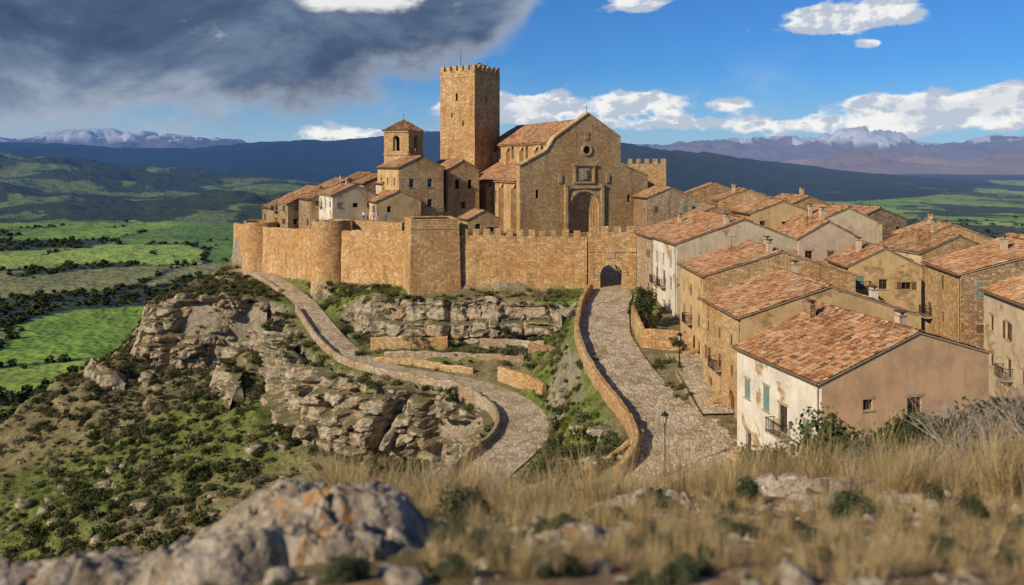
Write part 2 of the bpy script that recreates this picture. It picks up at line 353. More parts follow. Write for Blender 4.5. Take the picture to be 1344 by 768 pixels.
gy=np.r_[np.linspace(-80,18,30),np.arange(20,200,.6),np.linspace(202,380,40)]
GX,GY=np.meshgrid(gx,gy);GZ=np.full(GX.shape,-152.)
for f in of:
    for k in range(1,len(f)-1):
        a,b,c=[ov[i] for i in (f[0],f[k],f[k+1])];za,zb,zc=[VZ[i] for i in (f[0],f[k],f[k+1])]
        x0,x1=min(a.x,b.x,c.x),max(a.x,b.x,c.x);y0,y1=min(a.y,b.y,c.y),max(a.y,b.y,c.y)
        i0,i1=np.searchsorted(gx,x0),np.searchsorted(gx,x1,'right');j0,j1=np.searchsorted(gy,y0),np.searchsorted(gy,y1,'right')
        if i1<=i0 or j1<=j0:continue
        X=GX[j0:j1,i0:i1];Y=GY[j0:j1,i0:i1]
        det=(b.y-c.y)*(a.x-c.x)+(c.x-b.x)*(a.y-c.y)
        if abs(det)<1e-9:continue
        l1=((b.y-c.y)*(X-c.x)+(c.x-b.x)*(Y-c.y))/det;l2=((c.y-a.y)*(X-c.x)+(a.x-c.x)*(Y-c.y))/det;l3=1-l1-l2
        m=(l1>=-1e-6)&(l2>=-1e-6)&(l3>=-1e-6);Z=l1*za+l2*zb+l3*zc
        GZ[j0:j1,i0:i1]=np.where(m,Z,GZ[j0:j1,i0:i1])
for _ in range(1):
    Zp=np.pad(GZ,1,'edge');GZ=(Zp[1:-1,1:-1]*4+Zp[:-2,1:-1]+Zp[2:,1:-1]+Zp[1:-1,:-2]+Zp[1:-1,2:])/8
def dline(X,Y,Q,step=2):
    d=np.full(X.shape,1e9);zz=np.zeros(X.shape)
    for q in Q[::step]:
        dd=np.hypot(X-q[0],Y-q[1]);m=dd<d;d=np.where(m,dd,d);zz=np.where(m,q[2],zz)
    return d,zz
m_=(GX>-76)&(GX<40)&(GY>50)&(GY<185)
dS=np.full(GX.shape,1e3);dL=np.full(GX.shape,1e3);dC=np.full(GX.shape,1e3)
dS[m_],_=dline(GX[m_],GY[m_],SS,1);dL[m_],_=dline(GX[m_],GY[m_],LL,1);dC[m_],_=dline(GX[m_],GY[m_],CTOP,1)
dR=np.minimum(dS-4,dL-2.6)
gyz,gxz=np.gradient(GZ,gy,gx);slope=np.hypot(gxz,gyz)
amp=sst(0,4,dR)*(.35+np.clip(slope,0,1.4)*.9)*(.12+.88*sst(1.5,5.5,dC))
plat=(GY>138)&(GZ>-15);amp=np.where(plat,.05,amp)
amp=np.where((GX>18)&(GY>55)&(GY<150),.1,amp)
ribs=1-np.abs(fbm(GX*.045+GZ*.01,GY*.045,0,3,3))*2
GZ=GZ+amp*(fbm(GX*.13,GY*.13,0,5,1,.55)*2.2+fbm(GX*.7,GY*.7,0,3,2)*.45)+amp*ribs*1.1*sst(.2,.6,slope)*(GX<-30)
GZ=np.where(dR<0,GZ-.12,GZ)
veg=.30+.5*fbm(GX*.05,GY*.05,0,4,11)
def spot(x,y,rx,ry,k):
    global veg
    veg=veg+k*np.exp(-(((GX-x)/rx)**2+((GY-y)/ry)**2))
spot(6,108,3.5,20,.9);spot(5,88,5,10,.9);spot(9,128,4,5,.8);spot(-18,140,9,4,1.);spot(-37,157,4,10,.9);spot(-8,122,14,4,.6);spot(-62,110,20,14,.2);spot(-42,118,14,10,.2);spot(-50,105,14,14,.15);spot(-24,131,3,8,.6);spot(-30,142,3,8,.5)
veg=np.clip(veg,0,1)
terrain=np_mesh('terrain',np.stack([GX,GY,GZ],-1).reshape(-1,3),gridF(len(gx),len(gy)),[TERR],{'veg':('POINT','FLOAT',veg)},True)
def hgt(x,y):
    x=np.atleast_1d(np.asarray(x,float));y=np.atleast_1d(np.asarray(y,float))
    i=np.clip(np.searchsorted(gx,x)-1,0,len(gx)-2);j=np.clip(np.searchsorted(gy,y)-1,0,len(gy)-2)
    u=np.clip((x-gx[i])/(gx[i+1]-gx[i]),0,1);v=np.clip((y-gy[j])/(gy[j+1]-gy[j]),0,1)
    return GZ[j,i]*(1-u)*(1-v)+GZ[j,i+1]*u*(1-v)+GZ[j+1,i]*(1-u)*v+GZ[j+1,i+1]*u*v
def samp(G,x,y):
    i=np.clip(np.searchsorted(gx,x)-1,0,len(gx)-1);j=np.clip(np.searchsorted(gy,y)-1,0,len(gy)-1);return G[j,i]
def road(name,Q,N,l,r,mat):
    k=9;t=np.linspace(-1,1,k);s=np.r_[0,np.cumsum(np.hypot(*np.diff(Q[:,:2],axis=0).T))]
    V=[];U=[]
    for a in t:
        o=np.where(a<0,a*l,a*r);XY=Q[:,:2]+N*o[:,None]
        V.append(np.c_[XY,Q[:,2]+.06+.05*(1-a*a)+.02*vn(XY[:,0],XY[:,1])]);U.append(np.c_[s,o])
    V=np.stack(V,1).reshape(-1,3);U=np.stack(U,1).reshape(-1,2)
    return np_mesh(name,V,gridF(k,len(Q))[:,::-1],[mat],None,True,None,U)
road('cobbled_street',SS,NS,SS[:,3]+.2,SS[:,4]+.2,COB)
road('cobbled_path',LL,NL,LL[:,4]+.1,LL[:,3]+.1,COB)
QQ=SS[(SS[:,1]<79)&(SS[:,1]>63)]
V=[];U=[]
for q in QQ:
    for k in range(6):
        x=q[0]+q[4]-.5+(22.5-q[0]-q[4])*k/5;V.append((x,q[1],q[2]+.045+.03*math.sin(k+q[1])));U.append((x,q[1]))
np_mesh('stone_pavement',V,gridF(6,len(QQ))[:,::-1],[COB],None,True,None,U)
QQ=[q for q in resample([(17.2,79,-22.8),(17.3,97,-21.3)],1.)]
V=[];U=[]
for q in QQ:
    for k in range(5):
        x=q[0]+3.6*k/4;V.append((x,q[1],q[2]+.3+.03*math.sin(k+q[1])));U.append((x,q[1]))
np_mesh('raised_pavement',V,gridF(5,len(QQ))[:,::-1],[COB],None,True,None,U)
# ------------------------------------------------------------------ walls along lines
def wall_line(name,Q,h,th,mat,base=1.,jit=.12,step=.7,seed=0):
    Q=resample(Q,step);N=normals2(Q);s=np.r_[0,np.cumsum(np.hypot(*np.diff(Q[:,:2],axis=0).T))]
    top=Q[:,2]+h+jit*vn(s*.9,0,0,seed)+jit*.5*vn(s*3,3,0,seed)
    offs=[(-th/2-.06,Q[:,2]-base),(-th/2,top-.12),(-th/2+.1,top),(th/2-.1,top),(th/2,top-.12),(th/2+.06,Q[:,2]-base)]
    V=[]
    for o,z in offs:
        w=.05*vn(s*1.7,o*9,0,seed+3);V.append(np.c_[Q[:,:2]+N*(o+w)[:,None],z])
    us=[Q[:,2]-base,top-.12,top,top+th,top+th+.1,top*2+th-Q[:,2]+base]
    U=[np.c_[s+seed*3.1,u] for u in us]
    V=np.stack(V,1).reshape(-1,3);U=np.stack(U,1).reshape(-1,2)
    F=gridF(6,len(Q));e=[[0,1,2,3],[0,3,4,5]];b=(len(Q)-1)*6;e+=[[b+3,b+2,b+1,b],[b+5,b+4,b+3,b]]
    return np_mesh(name,V,np.r_[F,np.array(e)],[mat],None,False,None,U)
m=(SS[:,1]<131)
wall_line('parapet_wall',off(SS,NS,-SS[:,3]-.35)[m&(SS[:,1]>64)],1.15,.6,GOLD,1.8,.14,seed=1)
wall_line('parapet_wall',[( 10.9,73.5,-23.4),(8.5,71,-24.4),(4,69.5,-26),(-1,69,-27.2)],1.1,.5,GOLD,1.6,seed=2)
i0=np.argmin(np.abs(LL[:,1]-150));i1=len(LL)-14
wall_line('parapet_wall',off(LL,NL,-LL[:,4]-.3)[6:i0-4],.6,.45,GREY,1.2,.15,seed=3)
wall_line('parapet_wall',off(LL,NL,-LL[:,4]-.3)[i0+8:i1],.85,.5,GREY,1.8,.15,seed=4)
wall_line('terrace_wall',[(-19,119.9,-27.4),(-13,118.2,-27.4),(-9,116.3,-27.5),(-5,114.6,-27.6)],1.0,.5,GOLD,1,.15,seed=5)
wall_line('terrace_wall',[(-17.5,120.4,-26.9),(-6,119.2,-26.9),(1.6,116.6,-26.9)],1.2,.5,GREY,1,.15,seed=6)
wall_line('terrace_wall',[(-4.5,122.9,-25.9),(1,121.8,-25.9),(4.5,118.8,-25.5)],1.4,.5,GREY,1,.15,seed=7)
wall_line('terrace_wall',[(-20,124.1,-26.2),(-15,123.4,-26),(-9,122.6,-26)],1.7,.5,GOLD,1,.2,seed=8)
wall_line('retaining_wall',[(-1.6,112.4,-27.9),(1.4,108.5,-28),(3.8,103.2,-28)],2.1,.6,GOLD,1,.2,seed=9)
wall_line('retaining_wall',[(2.4,118.5,-26),(4.7,114,-25.4),(5.6,110,-25)],1.8,.5,BROWN,1,.2,seed=10)
wall_line('garden_wall',[(19.3,121,-19.6),(17.2,119.5,-19.6),(15.2,110,-20.2),(15.0,100,-21),(20.4,98.6,-21.3)],2.2,.5,GOLD,1,.15,seed=11)
wall_line('kerb_wall',[(17.1,97,-21.4),(17.0,79,-22.9)],.38,.35,GREY,.6,.05,seed=13)
# ------------------------------------------------------------------ cliffs
CLIFF_PTS=[]
def cliff(name,top,bot,seed=0,amp=1.,inward=1.1,step=.26,zst=.24):
    T=resample(top,.5);n=int(len(T)*.5/step);s=np.linspace(0,1,n)
    def rs(P):
        P=resample(P,.4);t=np.linspace(0,1,len(P));return np.stack([np.interp(s,t,P[:,k]) for k in range(3)],1)
    T=rs(top);B=rs(bot);H=np.mean(T[:,2]-B[:,2]);mrows=int(H/zst)+14
    N=normals2(B);d=(B-T)[:,:2];sg=np.sign(np.mean((N*d).sum(1)));N=N*sg
    k_=15;kw=np.hanning(k_+2)[1:-1];kw/=kw.sum();Np=np.pad(N,((k_//2,k_//2),(0,0)),'edge');N=np.stack([np.convolve(Np[:,c],kw,'valid') for c in(0,1)],1)
    rows=[]
    L=np.r_[0,np.cumsum(np.hypot(*np.diff(B[:,:2],axis=0).T))]
    ed=sst(0,2.5,L)*sst(0,2.5,L[-1]-L)
    tn=fbm(L*.3,seed,0,3,seed+8)*1.3
    for r in range(mrows):
        t=(r-5)/(mrows-10)
        if t<0:
            k=-t*(mrows-10)/5
            P=T+(B-T)*.25;P[:,2]=T[:,2];P[:,:2]-=N*(k*inward*1.6);P[:,2]+=tn*(1-k)*.9-k*1.0
            z=P[:,2];disp=amp*(1-k)*.6*fbm(L*.3,z*.2,0,3,seed+5)
        else:
            te=.25+.75*min(t,1.15);P=T+(B-T)*te;P[:,2]=T[:,2]+(B-T)[:,2]*min(t,1.15)+tn*(1-min(t,1))*.9
            z=P[:,2]+.6*vn(L*.12,0,0,seed+1)
            lz=z*.48+.12*vn(L*.5,0,0,seed+2);zz0=np.zeros_like(lz);lay=_h(np.floor(lz),zz0,zz0,seed)*2-1
            fr=lz-np.floor(lz);notch=sst(.2,0,fr)+sst(.9,1,fr)
            w1,w2,cid=worley(L*.32+3*_h(np.floor(lz),zz0,zz0,seed+7)+.15*vn(z*2,L),z*.30,seed+4)
            blk=(cid-.5)*1.7-sst(.16,0,w2)*1.3
            g=np.abs(vn(L*.15+seed,z*.05,0,seed+11));gro=-2.6*sst(.24,0,g)
            cav=-2.6*sst(.2,.45,fbm(L*.16,z*.22,0,2,seed+13))
            disp=amp*(lay*.5-notch*.5+blk*.65+gro*.7+cav*.75+fbm(L*.13,z*.12,0,3,seed+5)*1.8+fbm(L*1.6,z*2.2,0,3,seed+6)*.35)
        P[:,:2]+=N*(disp*(.1+.9*ed))[:,None]
        P[:,2]-=(1-ed)*1.4
        rows.append(P)
    for i in range(0,n,4):
        q=rows[5][i];CLIFF_PTS.append((q[0],q[1],q[2],0));q=rows[-6][i];CLIFF_PTS.append((q[0]+N[i][0]*.6,q[1]+N[i][1]*.6,q[2],1))
        j=random.randrange(6,mrows-5);q=rows[j][i];CLIFF_PTS.append((q[0],q[1],q[2]-.1,2))
    V=np.stack(rows,0).reshape(-1,3);F=gridF(n,mrows)
    return np_mesh(name,V,F if sg>0 else F[:,::-1],[ROCK],None,False)
for T_,B_,sd,am,tin in CL: cliff('rock_cliff',T_,B_,sd,am)
# ------------------------------------------------------------------ building parts
def panel(mb,wb,o,d,L,z0,z1,ops,mat,dp=.22,trim=SILL):
    n=(d[1],-d[0])
    P=lambda a,z,e=0.:(o[0]+d[0]*a+n[0]*e,o[1]+d[1]*a+n[1]*e,z)
    ops=[q for q in ops if q['s']>.1 and q['s']+q['w']<L-.1 and q['z']+q['h']<z1-.02]
    xs=sorted({0,L,*[q['s'] for q in ops],*[q['s']+q['w'] for q in ops]});zs=sorted({z0,z1,*[max(z0,q['z']) for q in ops],*[q['z']+q['h'] for q in ops]})
    for i in range(len(xs)-1):
        for j in range(len(zs)-1):
            cx=(xs[i]+xs[i+1])/2;cz_=(zs[j]+zs[j+1])/2
            if any(q['s']<cx<q['s']+q['w'] and q['z']<cz_<q['z']+q['h'] for q in ops):continue
            mb.poly([P(xs[i],zs[j]),P(xs[i+1],zs[j]),P(xs[i+1],zs[j+1]),P(xs[i],zs[j+1])],mat)
    for q in ops:
        s0,s1,a,b=q['s'],q['s']+q['w'],q['z'],q['z']+q['h'];k=q.get('k','w');D=q.get('dp',dp);rm=q.get('rm',mat)
        arch=q.get('arch',False);r=q['w']/2;sp=b-r if arch else b
        mb.poly([P(s0,a),P(s0,a,-D),P(s0,sp,-D),P(s0,sp)][::-1],rm);mb.poly([P(s1,a),P(s1,sp),P(s1,sp,-D),P(s1,a,-D)][::-1],rm)
        mb.poly([P(s0,a),P(s1,a),P(s1,a,-D),P(s0,a,-D)],rm)
        if arch:
            K=10;A=[(s0+r-r*math.cos(math.pi*i/K),sp+r*math.sin(math.pi*i/K)) for i in range(K+1)]
            for i in range(K):
                (u0,w0),(u1,w1)=A[i],A[i+1];mb.poly([P(u0,w0),P(u0,w0,-D),P(u1,w1,-D),P(u1,w1)],rm)
            mb.poly([P(s0,sp),*[P(*A[i]) for i in range(1,K//2+1)],P(s0,b)],mat)
            mb.poly([P(*A[i]) for i in range(K//2,K+1)]+[P(s1,b)],mat)
            outl=[(s0,a),(s1,a)]+A[::-1]
        else:
            mb.poly([P(s0,b),P(s0,b,-D),P(s1,b,-D),P(s1,b)],rm);outl=[(s0,a),(s1,a),(s1,b),(s0,b)]
        if k=='none':continue
        pm={'d':WOOD,'h':DARK,'g':WOOD}.get(k,GLASS)
        wb.poly([P(u,w,-D+.01) for u,w in outl],pm)
        if k in('w','s','o','sb','ob') and not arch:
            t=.06
            for (x0,x1,c0,c1) in((s0,s1,a,a+t),(s0,s1,b-t,b),(s0,s0+t,a+t,b-t),(s1-t,s1,a+t,b-t),((s0+s1)/2-.03,(s0+s1)/2+.03,a+t,b-t)):
                wb.ob(o,d,x0,x1,c0,c1,-D+.012,-D+.07,FRAME)
            if q['h']>.9: wb.ob(o,d,s0+t,s1-t,a+q['h']*.6,a+q['h']*.6+.04,-D+.014,-D+.05,FRAME)
        if not q.get('nos') and k!='h':
            wb.ob(o,d,s0-.12,s1+.12,a-.12,a-.002,.003,.07,trim) if k not in 'dg' else None
            if not arch: wb.ob(o,d,s0-.15,s1+.15,b+.002,b+.2,.003,.035,trim)
        if k in('s','sb'):
            Q_=SHUT if k=='s' else SHUTB
            wb.ob(o,d,s0+.02,(s0+s1)/2-.01,a+.02,b-.02,-.07,-.03,Q_);wb.ob(o,d,(s0+s1)/2+.01,s1-.02,a+.02,b-.02,-.07,-.03,Q_)
        if k in('o','ob'):
            M_=SHUT if k=='o' else SHUTB
            wb.ob(o,d,s0-q['w']/2-.03,s0-.03,a,b,.005,.05,M_);wb.ob(o,d,s1+.03,s1+q['w']/2+.03,a,b,.005,.05,M_)
        if q.get('bal'):
            bw=q['w']+1.1;x0=(s0+s1)/2-bw/2;x1=x0+bw
            wb.ob(o,d,x0,x1,a-.14,a-.01,.003,.85,trim)
            wb.ob(o,d,x0,x1,a+.92,a+.97,.78,.83,IRON);wb.ob(o,d,x0,x1,a+.08,a+.11,.79,.82,IRON)
            for e in(x0+.02,x1-.05):wb.ob(o,d,e,e+.03,a+.92,a+.97,.01,.78,IRON)
            c=x0+.03
            while c<x1:
                wb.ob(o,d,c,c+.022,a,a+.92,.795,.817,IRON);c+=.13
            for e in(x0+.02,x1-.05):
                y_=.1
                while y_<.78:wb.ob(o,d,e,e+.02,a,a+.92,y_,y_+.02,IRON);y_+=.14
def W(s,z,w=.9,h=1.2,k='w',**kw): return dict(s=s,z=z,w=w,h=h,k=k,**kw)
def auto_ops(L,H,cols,rows,rnd,zo=0.,hk=('w','w','sb','s','h','ob')):
    r=[];sh=(H-zo)/rows
    for j in range(rows):
        for i in range(cols):
            if rnd.random()<.14:continue
            w=rnd.choice([.7,.8,.9,1.0]);h=rnd.choice([.8,1.1,1.2,1.4]);c=(i+.5)*L/cols+rnd.uniform(-.3,.3)
            if j==0 and rnd.random()<.35:r.append(W(c-.55,zo+.05,1.1,2.1,'d'))
            else:
                k=rnd.choice(hk);r.append(W(c-w/2,zo+j*sh+sh*.36,w,min(h,sh*.5),k,bal=(j==1 and h>1.3)))
    return r
class Tiles:
    def __init__(s):s.V=[];s.F=[];s.R=[];s.n=0
    def slope(s,P0,U,Vd,Wd,Ht,cull=None,tw=.27,tl=.42):
        U=np.array(U,float);Vd=np.array(Vd,float);N=np.cross(U,Vd);P0=np.array(P0,float)
        if N[2]<0:N=-N
        nc=max(1,int(round(Wd/tw)));nr=max(1,int(round(Ht/tl)));tw=Wd/nc;tl=Ht/nr
        ci,ri=np.meshgrid(np.arange(nc),np.arange(nr));ci=ci.ravel();ri=ri.ravel()
        uc=(ci+.5)*tw;v0=ri*tl
        if cull is not None:
            k=cull(uc,v0+tl/2);uc=uc[k];v0=v0[k]
        n=len(uc)
        if n==0:return
        px=np.array([-.5,-.32,-.2,0,.2,.32,.5])*tw;pz=np.array([0.,.005,.07,.1,.07,.005,0.])*(tw/.27)
        j=RNG.normal(0,.008,n);lift=RNG.normal(0,.008,n)+.05*vn(uc*.5,v0*.5,0,int(abs(P0[0]*7))%50);ang=RNG.normal(0,.03,n)
        R=np.clip(.5+RNG.normal(0,.27,n)+.15*vn(uc*.6,v0*.6,1.,3),0,1)
        V=np.zeros((n,2,7,3))
        for e,(vv,dz,wd) in enumerate(((-.02,.05,1.),(tl*1.08,.0,.86))):
            X=uc[:,None]+px[None]*1.0+j[:,None]+(ang*vv)[:,None];Z=pz[None]*wd+dz+lift[:,None]
            V[:,e]=P0+X[...,None]*U+(v0+vv)[:,None,None]*Vd+Z[...,None]*N
        b=(np.arange(n)*14)[:,None]+s.n
        fs=[np.stack([b[:,0]+i,b[:,0]+i+1,b[:,0]+i+8,b[:,0]+i+7],1) for i in range(6)]
        F=np.stack(fs,1).reshape(-1,4);s.V.append(V.reshape(-1,3));s.F.append(F);s.R.append(np.repeat(R,6));s.n+=n*14
    def ridge(s,a,b,r=.16):
        a=np.array(a,float);b=np.array(b,float);L=np.linalg.norm(b-a);d=(b-a)/L;n=max(1,int(L/.42));up=np.array([0,0,1.]);sd=np.cross(d,up);sd/=np.linalg.norm(sd)
        for i in range(n):
            V=[]
            for e,(t,rr) in enumerate(((i*L/n-.03,r),((i+1)*L/n,r*.85))):
                for k in range(7):
                    q=math.pi*k/6;V.append(a+d*t+sd*math.cos(q)*rr+up*(math.sin(q)*rr-.02+(.02 if e==0 else 0)))
            s.V.append(np.array(V));s.F.append(np.array([[s.n+k,s.n+k+1,s.n+k+8,s.n+k+7] for k in range(6)]));s.R.append(np.full(6,random.random()));s.n+=14
    def build(s,parent,mat,name='roof_tiles'):
        if s.n: np_mesh(name,np.concatenate(s.V),np.concatenate(s.F),[mat],{'rnd':('FACE','FLOAT',np.concatenate(s.R))},False,parent)
def gable_roof(T,db,Wd,wl,L,zl,zr,ze,ov=.35,og=.15,tw=.27):
    for side,(xe,zz,w) in enumerate(((0.,zl,wl),(Wd,ze,Wd-wl))):
        h=zr-zz;sl=math.hypot(w,h);sg=1 if side==0 else -1
        vd=(sg*w/sl,0,h/sl);x0=xe-vd[0]*ov;z0=zz-vd[2]*ov+.10
        T.slope((x0,-og,z0),(0,1,0),vd,L+2*og,sl+ov,tw=tw)
        a=(x0,z0-.03);b=(xe+vd[0]*sl,zr+.07);ya,yb=-og+.03,L+og-.03
        q=[(a[0],ya,a[1]),(b[0],ya,b[1]),(b[0],yb,b[1]),(a[0],yb,a[1])]
        lo=[(x,y,z-.10) for x,y,z in q]
        if side==0:q=q[::-1];lo=lo[::-1]
        db.poly([q[0],q[3],q[2],q[1]],WOOD);db.poly(lo,WOOD)
        for i in range(4):
            j=(i+1)%4;db.poly([q[i],q[j],lo[j],lo[i]],SILL)
    T.ridge((wl,-og,zr+.14),(wl,L+og,zr+.14))
def chimney(mb,x,y,z,h=1.4,w=.55,mat=None):
    mat=mat or CREAM
    mb.box(x-w/2,x+w/2,y-w/2,y+w/2,z-.8,z+h,mat);mb.box(x-w/2-.07,x+w/2+.07,y-w/2-.07,y+w/2+.07,z+h+.002,z+h+.1,SILL)
    for a in(-1,1):
        mb.box(x+a*w*.3-.06,x+a*w*.3+.06,y-w/2,y+w/2,z+h+.102,z+h+.32,mat)
    mb.box(x-w/2-.08,x+w/2+.08,y-w/2-.08,y+w/2+.08,z+h+.322,z+h+.39,TILEW)
def antenna(mb,x,y,z,h=2.2):
    mb.tube((x,y,z-.6),(x,y,z+h),.03,.025,IRON,5)
    mb.tube((x-.5,y,z+h-.1),(x+.5,y,z+h-.1),.02,.02,IRON,4)
    for k in range(7):
        xx=x-.48+k*.16;l=.14+.02*k;mb.tube((xx,y-l,z+h-.1),(xx,y+l,z+h-.1),.012,.012,IRON,4)
def house(name,x,y,phi,wl,wr,L,z0,zl,zr,ze,mats,ops=None,chim=(),ant=(),tile=None,seed=0,auto=(2,2,3,2),tw=.27,hk=('w','w','sb','s','h','ob')):
    e=empty(name,(x,y,z0),math.radians(phi));rnd=random.Random(seed+int(x*13+y*7));ops=ops or {}
    zl-=z0;zr-=z0;ze-=z0;Wd=wl+wr;mb=MB();wb=MB();db=MB();T=Tiles();B=-2.5
    if len(mats)<4:mats=(mats*4)[:4]
    m_=min(zl,ze)
    panel(mb,wb,(0,L),(0,-1),L,B,zl,ops.get('left',auto_ops(L,zl,auto[0],auto[1],rnd,0,hk)),mats[0])
    gm=m_
    panel(mb,wb,(0,0),(1,0),Wd,B,gm,ops.get('front',auto_ops(Wd,m_,auto[2],auto[3],rnd,0,hk)),mats[1])
    panel(mb,wb,(Wd,0),(0,1),L,B,ze,ops.get('right',auto_ops(L,ze,auto[0],auto[1],rnd,0,hk)),mats[2])
    panel(mb,wb,(Wd,L),(-1,0),Wd,B,gm,ops.get('back',auto_ops(Wd,m_,auto[2],auto[3],rnd,0,hk)),mats[3])
    g=[(0,gm),(Wd,gm)]
    if ze>gm:g.append((Wd,ze))
    g.append((wl,zr))
    if zl>gm:g.append((0,zl))
    mb.poly([(a,0,b) for a,b in g],mats[1]);mb.poly([(a,L,b) for a,b in g][::-1],mats[3])
    gable_roof(T,db,Wd,wl,L,zl,zr,ze,tw=tw)
    for kk,lst in enumerate((chim,ant)):
        for c in lst:
            cx,cy=c[0]*Wd,c[1]*L;zz=zl+(zr-zl)*cx/wl if cx<wl else ze+(zr-ze)*(Wd-cx)/wr
            (chimney if kk==0 else antenna)(db,cx,cy,zz,*(c[2:]))
    if name!='village_house' or seed%2:
        db.tube((-.12,.3,-.5),(-.12,.3,zl-.25),.05,.05,SILL,6);db.tube((-.42,-.1,zl-.12),(-.42,L+.1,zl-.12),.07,.07,FRAME,6)
    mb.build('walls',e);wb.build('windows_and_doors',e);db.build('roof_structure',e);T.build(e,tile or TILE)
    return e
house('plaster_house',21.2,60,12.7,7.6,5.8,12.3,-23.4,-15.0,-11.9,-13.6,(WHITE,TAN,TAN,TAN),
 {'left':[W(1.3,4.6,.9,1.5,'s'),W(4.3,4.4,.95,1.9,'s'),W(6.6,3.4,1.2,2.1,'w',bal=True),W(1.5,.6,.9,1.3,'h'),W(6.8,0,1.1,2.2,'d'),W(9.9,3.6,1.,1.6,'s'),W(4.2,.8,.7,.7,'h'),W(9.8,.3,.9,1.6,'w')],
  'front':[W(3.2,6.3,.75,.75,'w'),W(6.7,5.6,1.15,1.4,'w'),W(2.6,2.4,.9,1.2,'w'),W(8.5,2.2,1,1.2,'w')]},chim=((.63,.25,.9,.6),(.42,.85,1.2,.5,BROWN)),seed=1)
house('stone_house',20.1,76.9,3.9,8,8.2,12,-23.2,-13.5,-10.9,-13.5,(GOLD,OCHRE,OCHRE,OCHRE),
 {'left':[W(1.6,6.6,.8,1.1),W(5.2,6.6,.8,1.1),W(8.8,6.6,.8,1.1),W(1.6,3.8,.9,1.3,'ob'),W(5.2,3.8,.9,1.4,'w',bal=True),W(8.9,3.8,.8,1.2),W(2.2,0,1.3,2.3,'d'),W(5.6,.9,.7,.9,'h'),W(8.6,0,1.6,2.6,'d',arch=True)]},chim=((.52,.75,1.1),(.85,.3,1.0,.6,WHITE)),ant=((.6,.5),),seed=2)
house('stone_house',20.7,93.9,1.5,8.3,8,12.2,-22,-12.0,-9.5,-12,(OCHRE,GOLD,GOLD,GOLD),
 {'left':[W(1.5,7.0,.8,1.1),W(5.2,7,.8,1.1,'sb'),W(9,7,.8,1.1),W(1.5,4,.9,1.3),W(5.0,3.8,.95,1.9,'w',bal=True),W(9,4,.8,1.3,'sb'),W(2,0,1.3,2.3,'d',arch=True),W(5.4,1,.7,.9,'h'),W(8.5,0,1.4,2.4,'d')]},chim=((.45,.1,1.2),(.6,.8,1.0)),ant=((.3,.6),),seed=3)
house('plaster_house',21,111.7,5.6,8.8,8,11.5,-20.6,-10.2,-7.2,-10.2,(WHITE,CREAM,CREAM,CREAM),
 {'left':[W(1.4,7.2,.8,1.2),W(4.8,7.2,.8,1.2),W(8.3,7.2,.8,1.2),W(1.4,4.2,1,2.,'w',bal=True),W(5.0,4.2,1,2.,'w',bal=True),W(8.4,4.4,.8,1.3),W(2,.3,1,1.2),W(5,0,1.1,2.2,'d'),W(8.3,.3,1,1.2)]},chim=((.4,.05,1.1),),ant=((.5,.5),),seed=4)
house('stone_house',19.75,123.4,5.6,9.2,8,9.5,-19.8,-10.35,-7.3,-10.3,(GREY,CREAM,CREAM,GOLD),chim=((.3,.4,1.),),seed=5)
house('village_house',38,99,-4,4,4,8,-19.5,-11.6,-9.6,-11.6,(OCHRE,OCHRE,GOLD),tile=TILEW,chim=((.3,.5),),seed=11,auto=(2,2,3,2),ant=((.7,.6),))
house('village_house',37,113,6,4,4,9,-18.5,-9.6,-7.5,-9.6,(PINK,PINK,CREAM),seed=12,chim=((.5,.2),),ant=((.3,.3),(.6,.7)))
house('village_house',43,126,3,5.5,5,11,-17,-8.7,-6.4,-8.7,(CREAM,CREAM,CREAM),seed=13,chim=((.2,.5),))
house('village_house',50.5,108,8,5,5,10,-18.5,-11,-9,-11,(CREAM,GOLD,OCHRE),seed=14,tile=TILEW,chim=((.5,.5),),ant=((.3,.3),))
house('stone_house',42.3,82.5,-9,8.5,8,11,-20.5,-10.4,-7.9,-10.4,(GOLD,BROWN,BROWN),seed=15,auto=(3,3,4,3),chim=((.35,.5,1.2),))
house('plaster_house',41.8,70.5,-9,7,6,10.2,-21.5,-11.5,-9.0,-11.5,(CREAM,CREAM,CREAM),{'left':[W(1.4,6.5,.9,1.4,'w'),W(5.0,6.4,.9,1.5,'ob'),W(1.4,3.3,.9,1.4,'w'),W(5.2,3.2,1,1.6,'w',bal=True),W(8.2,3.3,.8,1.2)]},seed=16,chim=((.4,.7),))
house('village_house',36.5,134,4,5,5,10,-15,-7.6,-5.8,-7.6,(GOLD,OCHRE,OCHRE),seed=17,ant=((.4,.4),))
house('village_house',35,149,-6,5,5,9,-14,-6.2,-4.4,-6.2,(BROWN,GOLD,GOLD),seed=18,tile=TILEW,chim=((.3,.3),))
house('village_house',23.3,150,10,4,4,8,-14,-5.8,-4.2,-5.8,(BROWN,GREY,GREY),seed=19,auto=(2,2,3,2))
house('village_house',31.5,160,-12,5,5,10,-13.5,-5.6,-3.6,-5.6,(BROWN,BROWN,GOLD),seed=20,tile=TILEW)
house('village_house',45,146,12,5,4.5,9,-14.5,-7.4,-5.5,-7.4,(OCHRE,GOLD,GOLD),seed=21,chim=((.6,.4),))
house('village_house',56,122,-8,5,5,10,-17,-10.4,-8.5,-10.4,(CREAM,GOLD,OCHRE),seed=22,chim=((.4,.6),),ant=((.5,.2),))
house('village_house',28.5,139,-3,3.8,3.8,8,-15,-8.6,-6.8,-8.6,(BROWN,BROWN,BROWN),seed=23,tile=TILEW)
house('village_house',62,105,5,5,5,11,-19,-11.3,-9.4,-11.3,(GOLD,CREAM,OCHRE),seed=24,ant=((.5,.5),))
house('village_house',53,136,18,5,5,11,-16,-8.8,-7,-8.8,(GOLD,BROWN,OCHRE),seed=25)
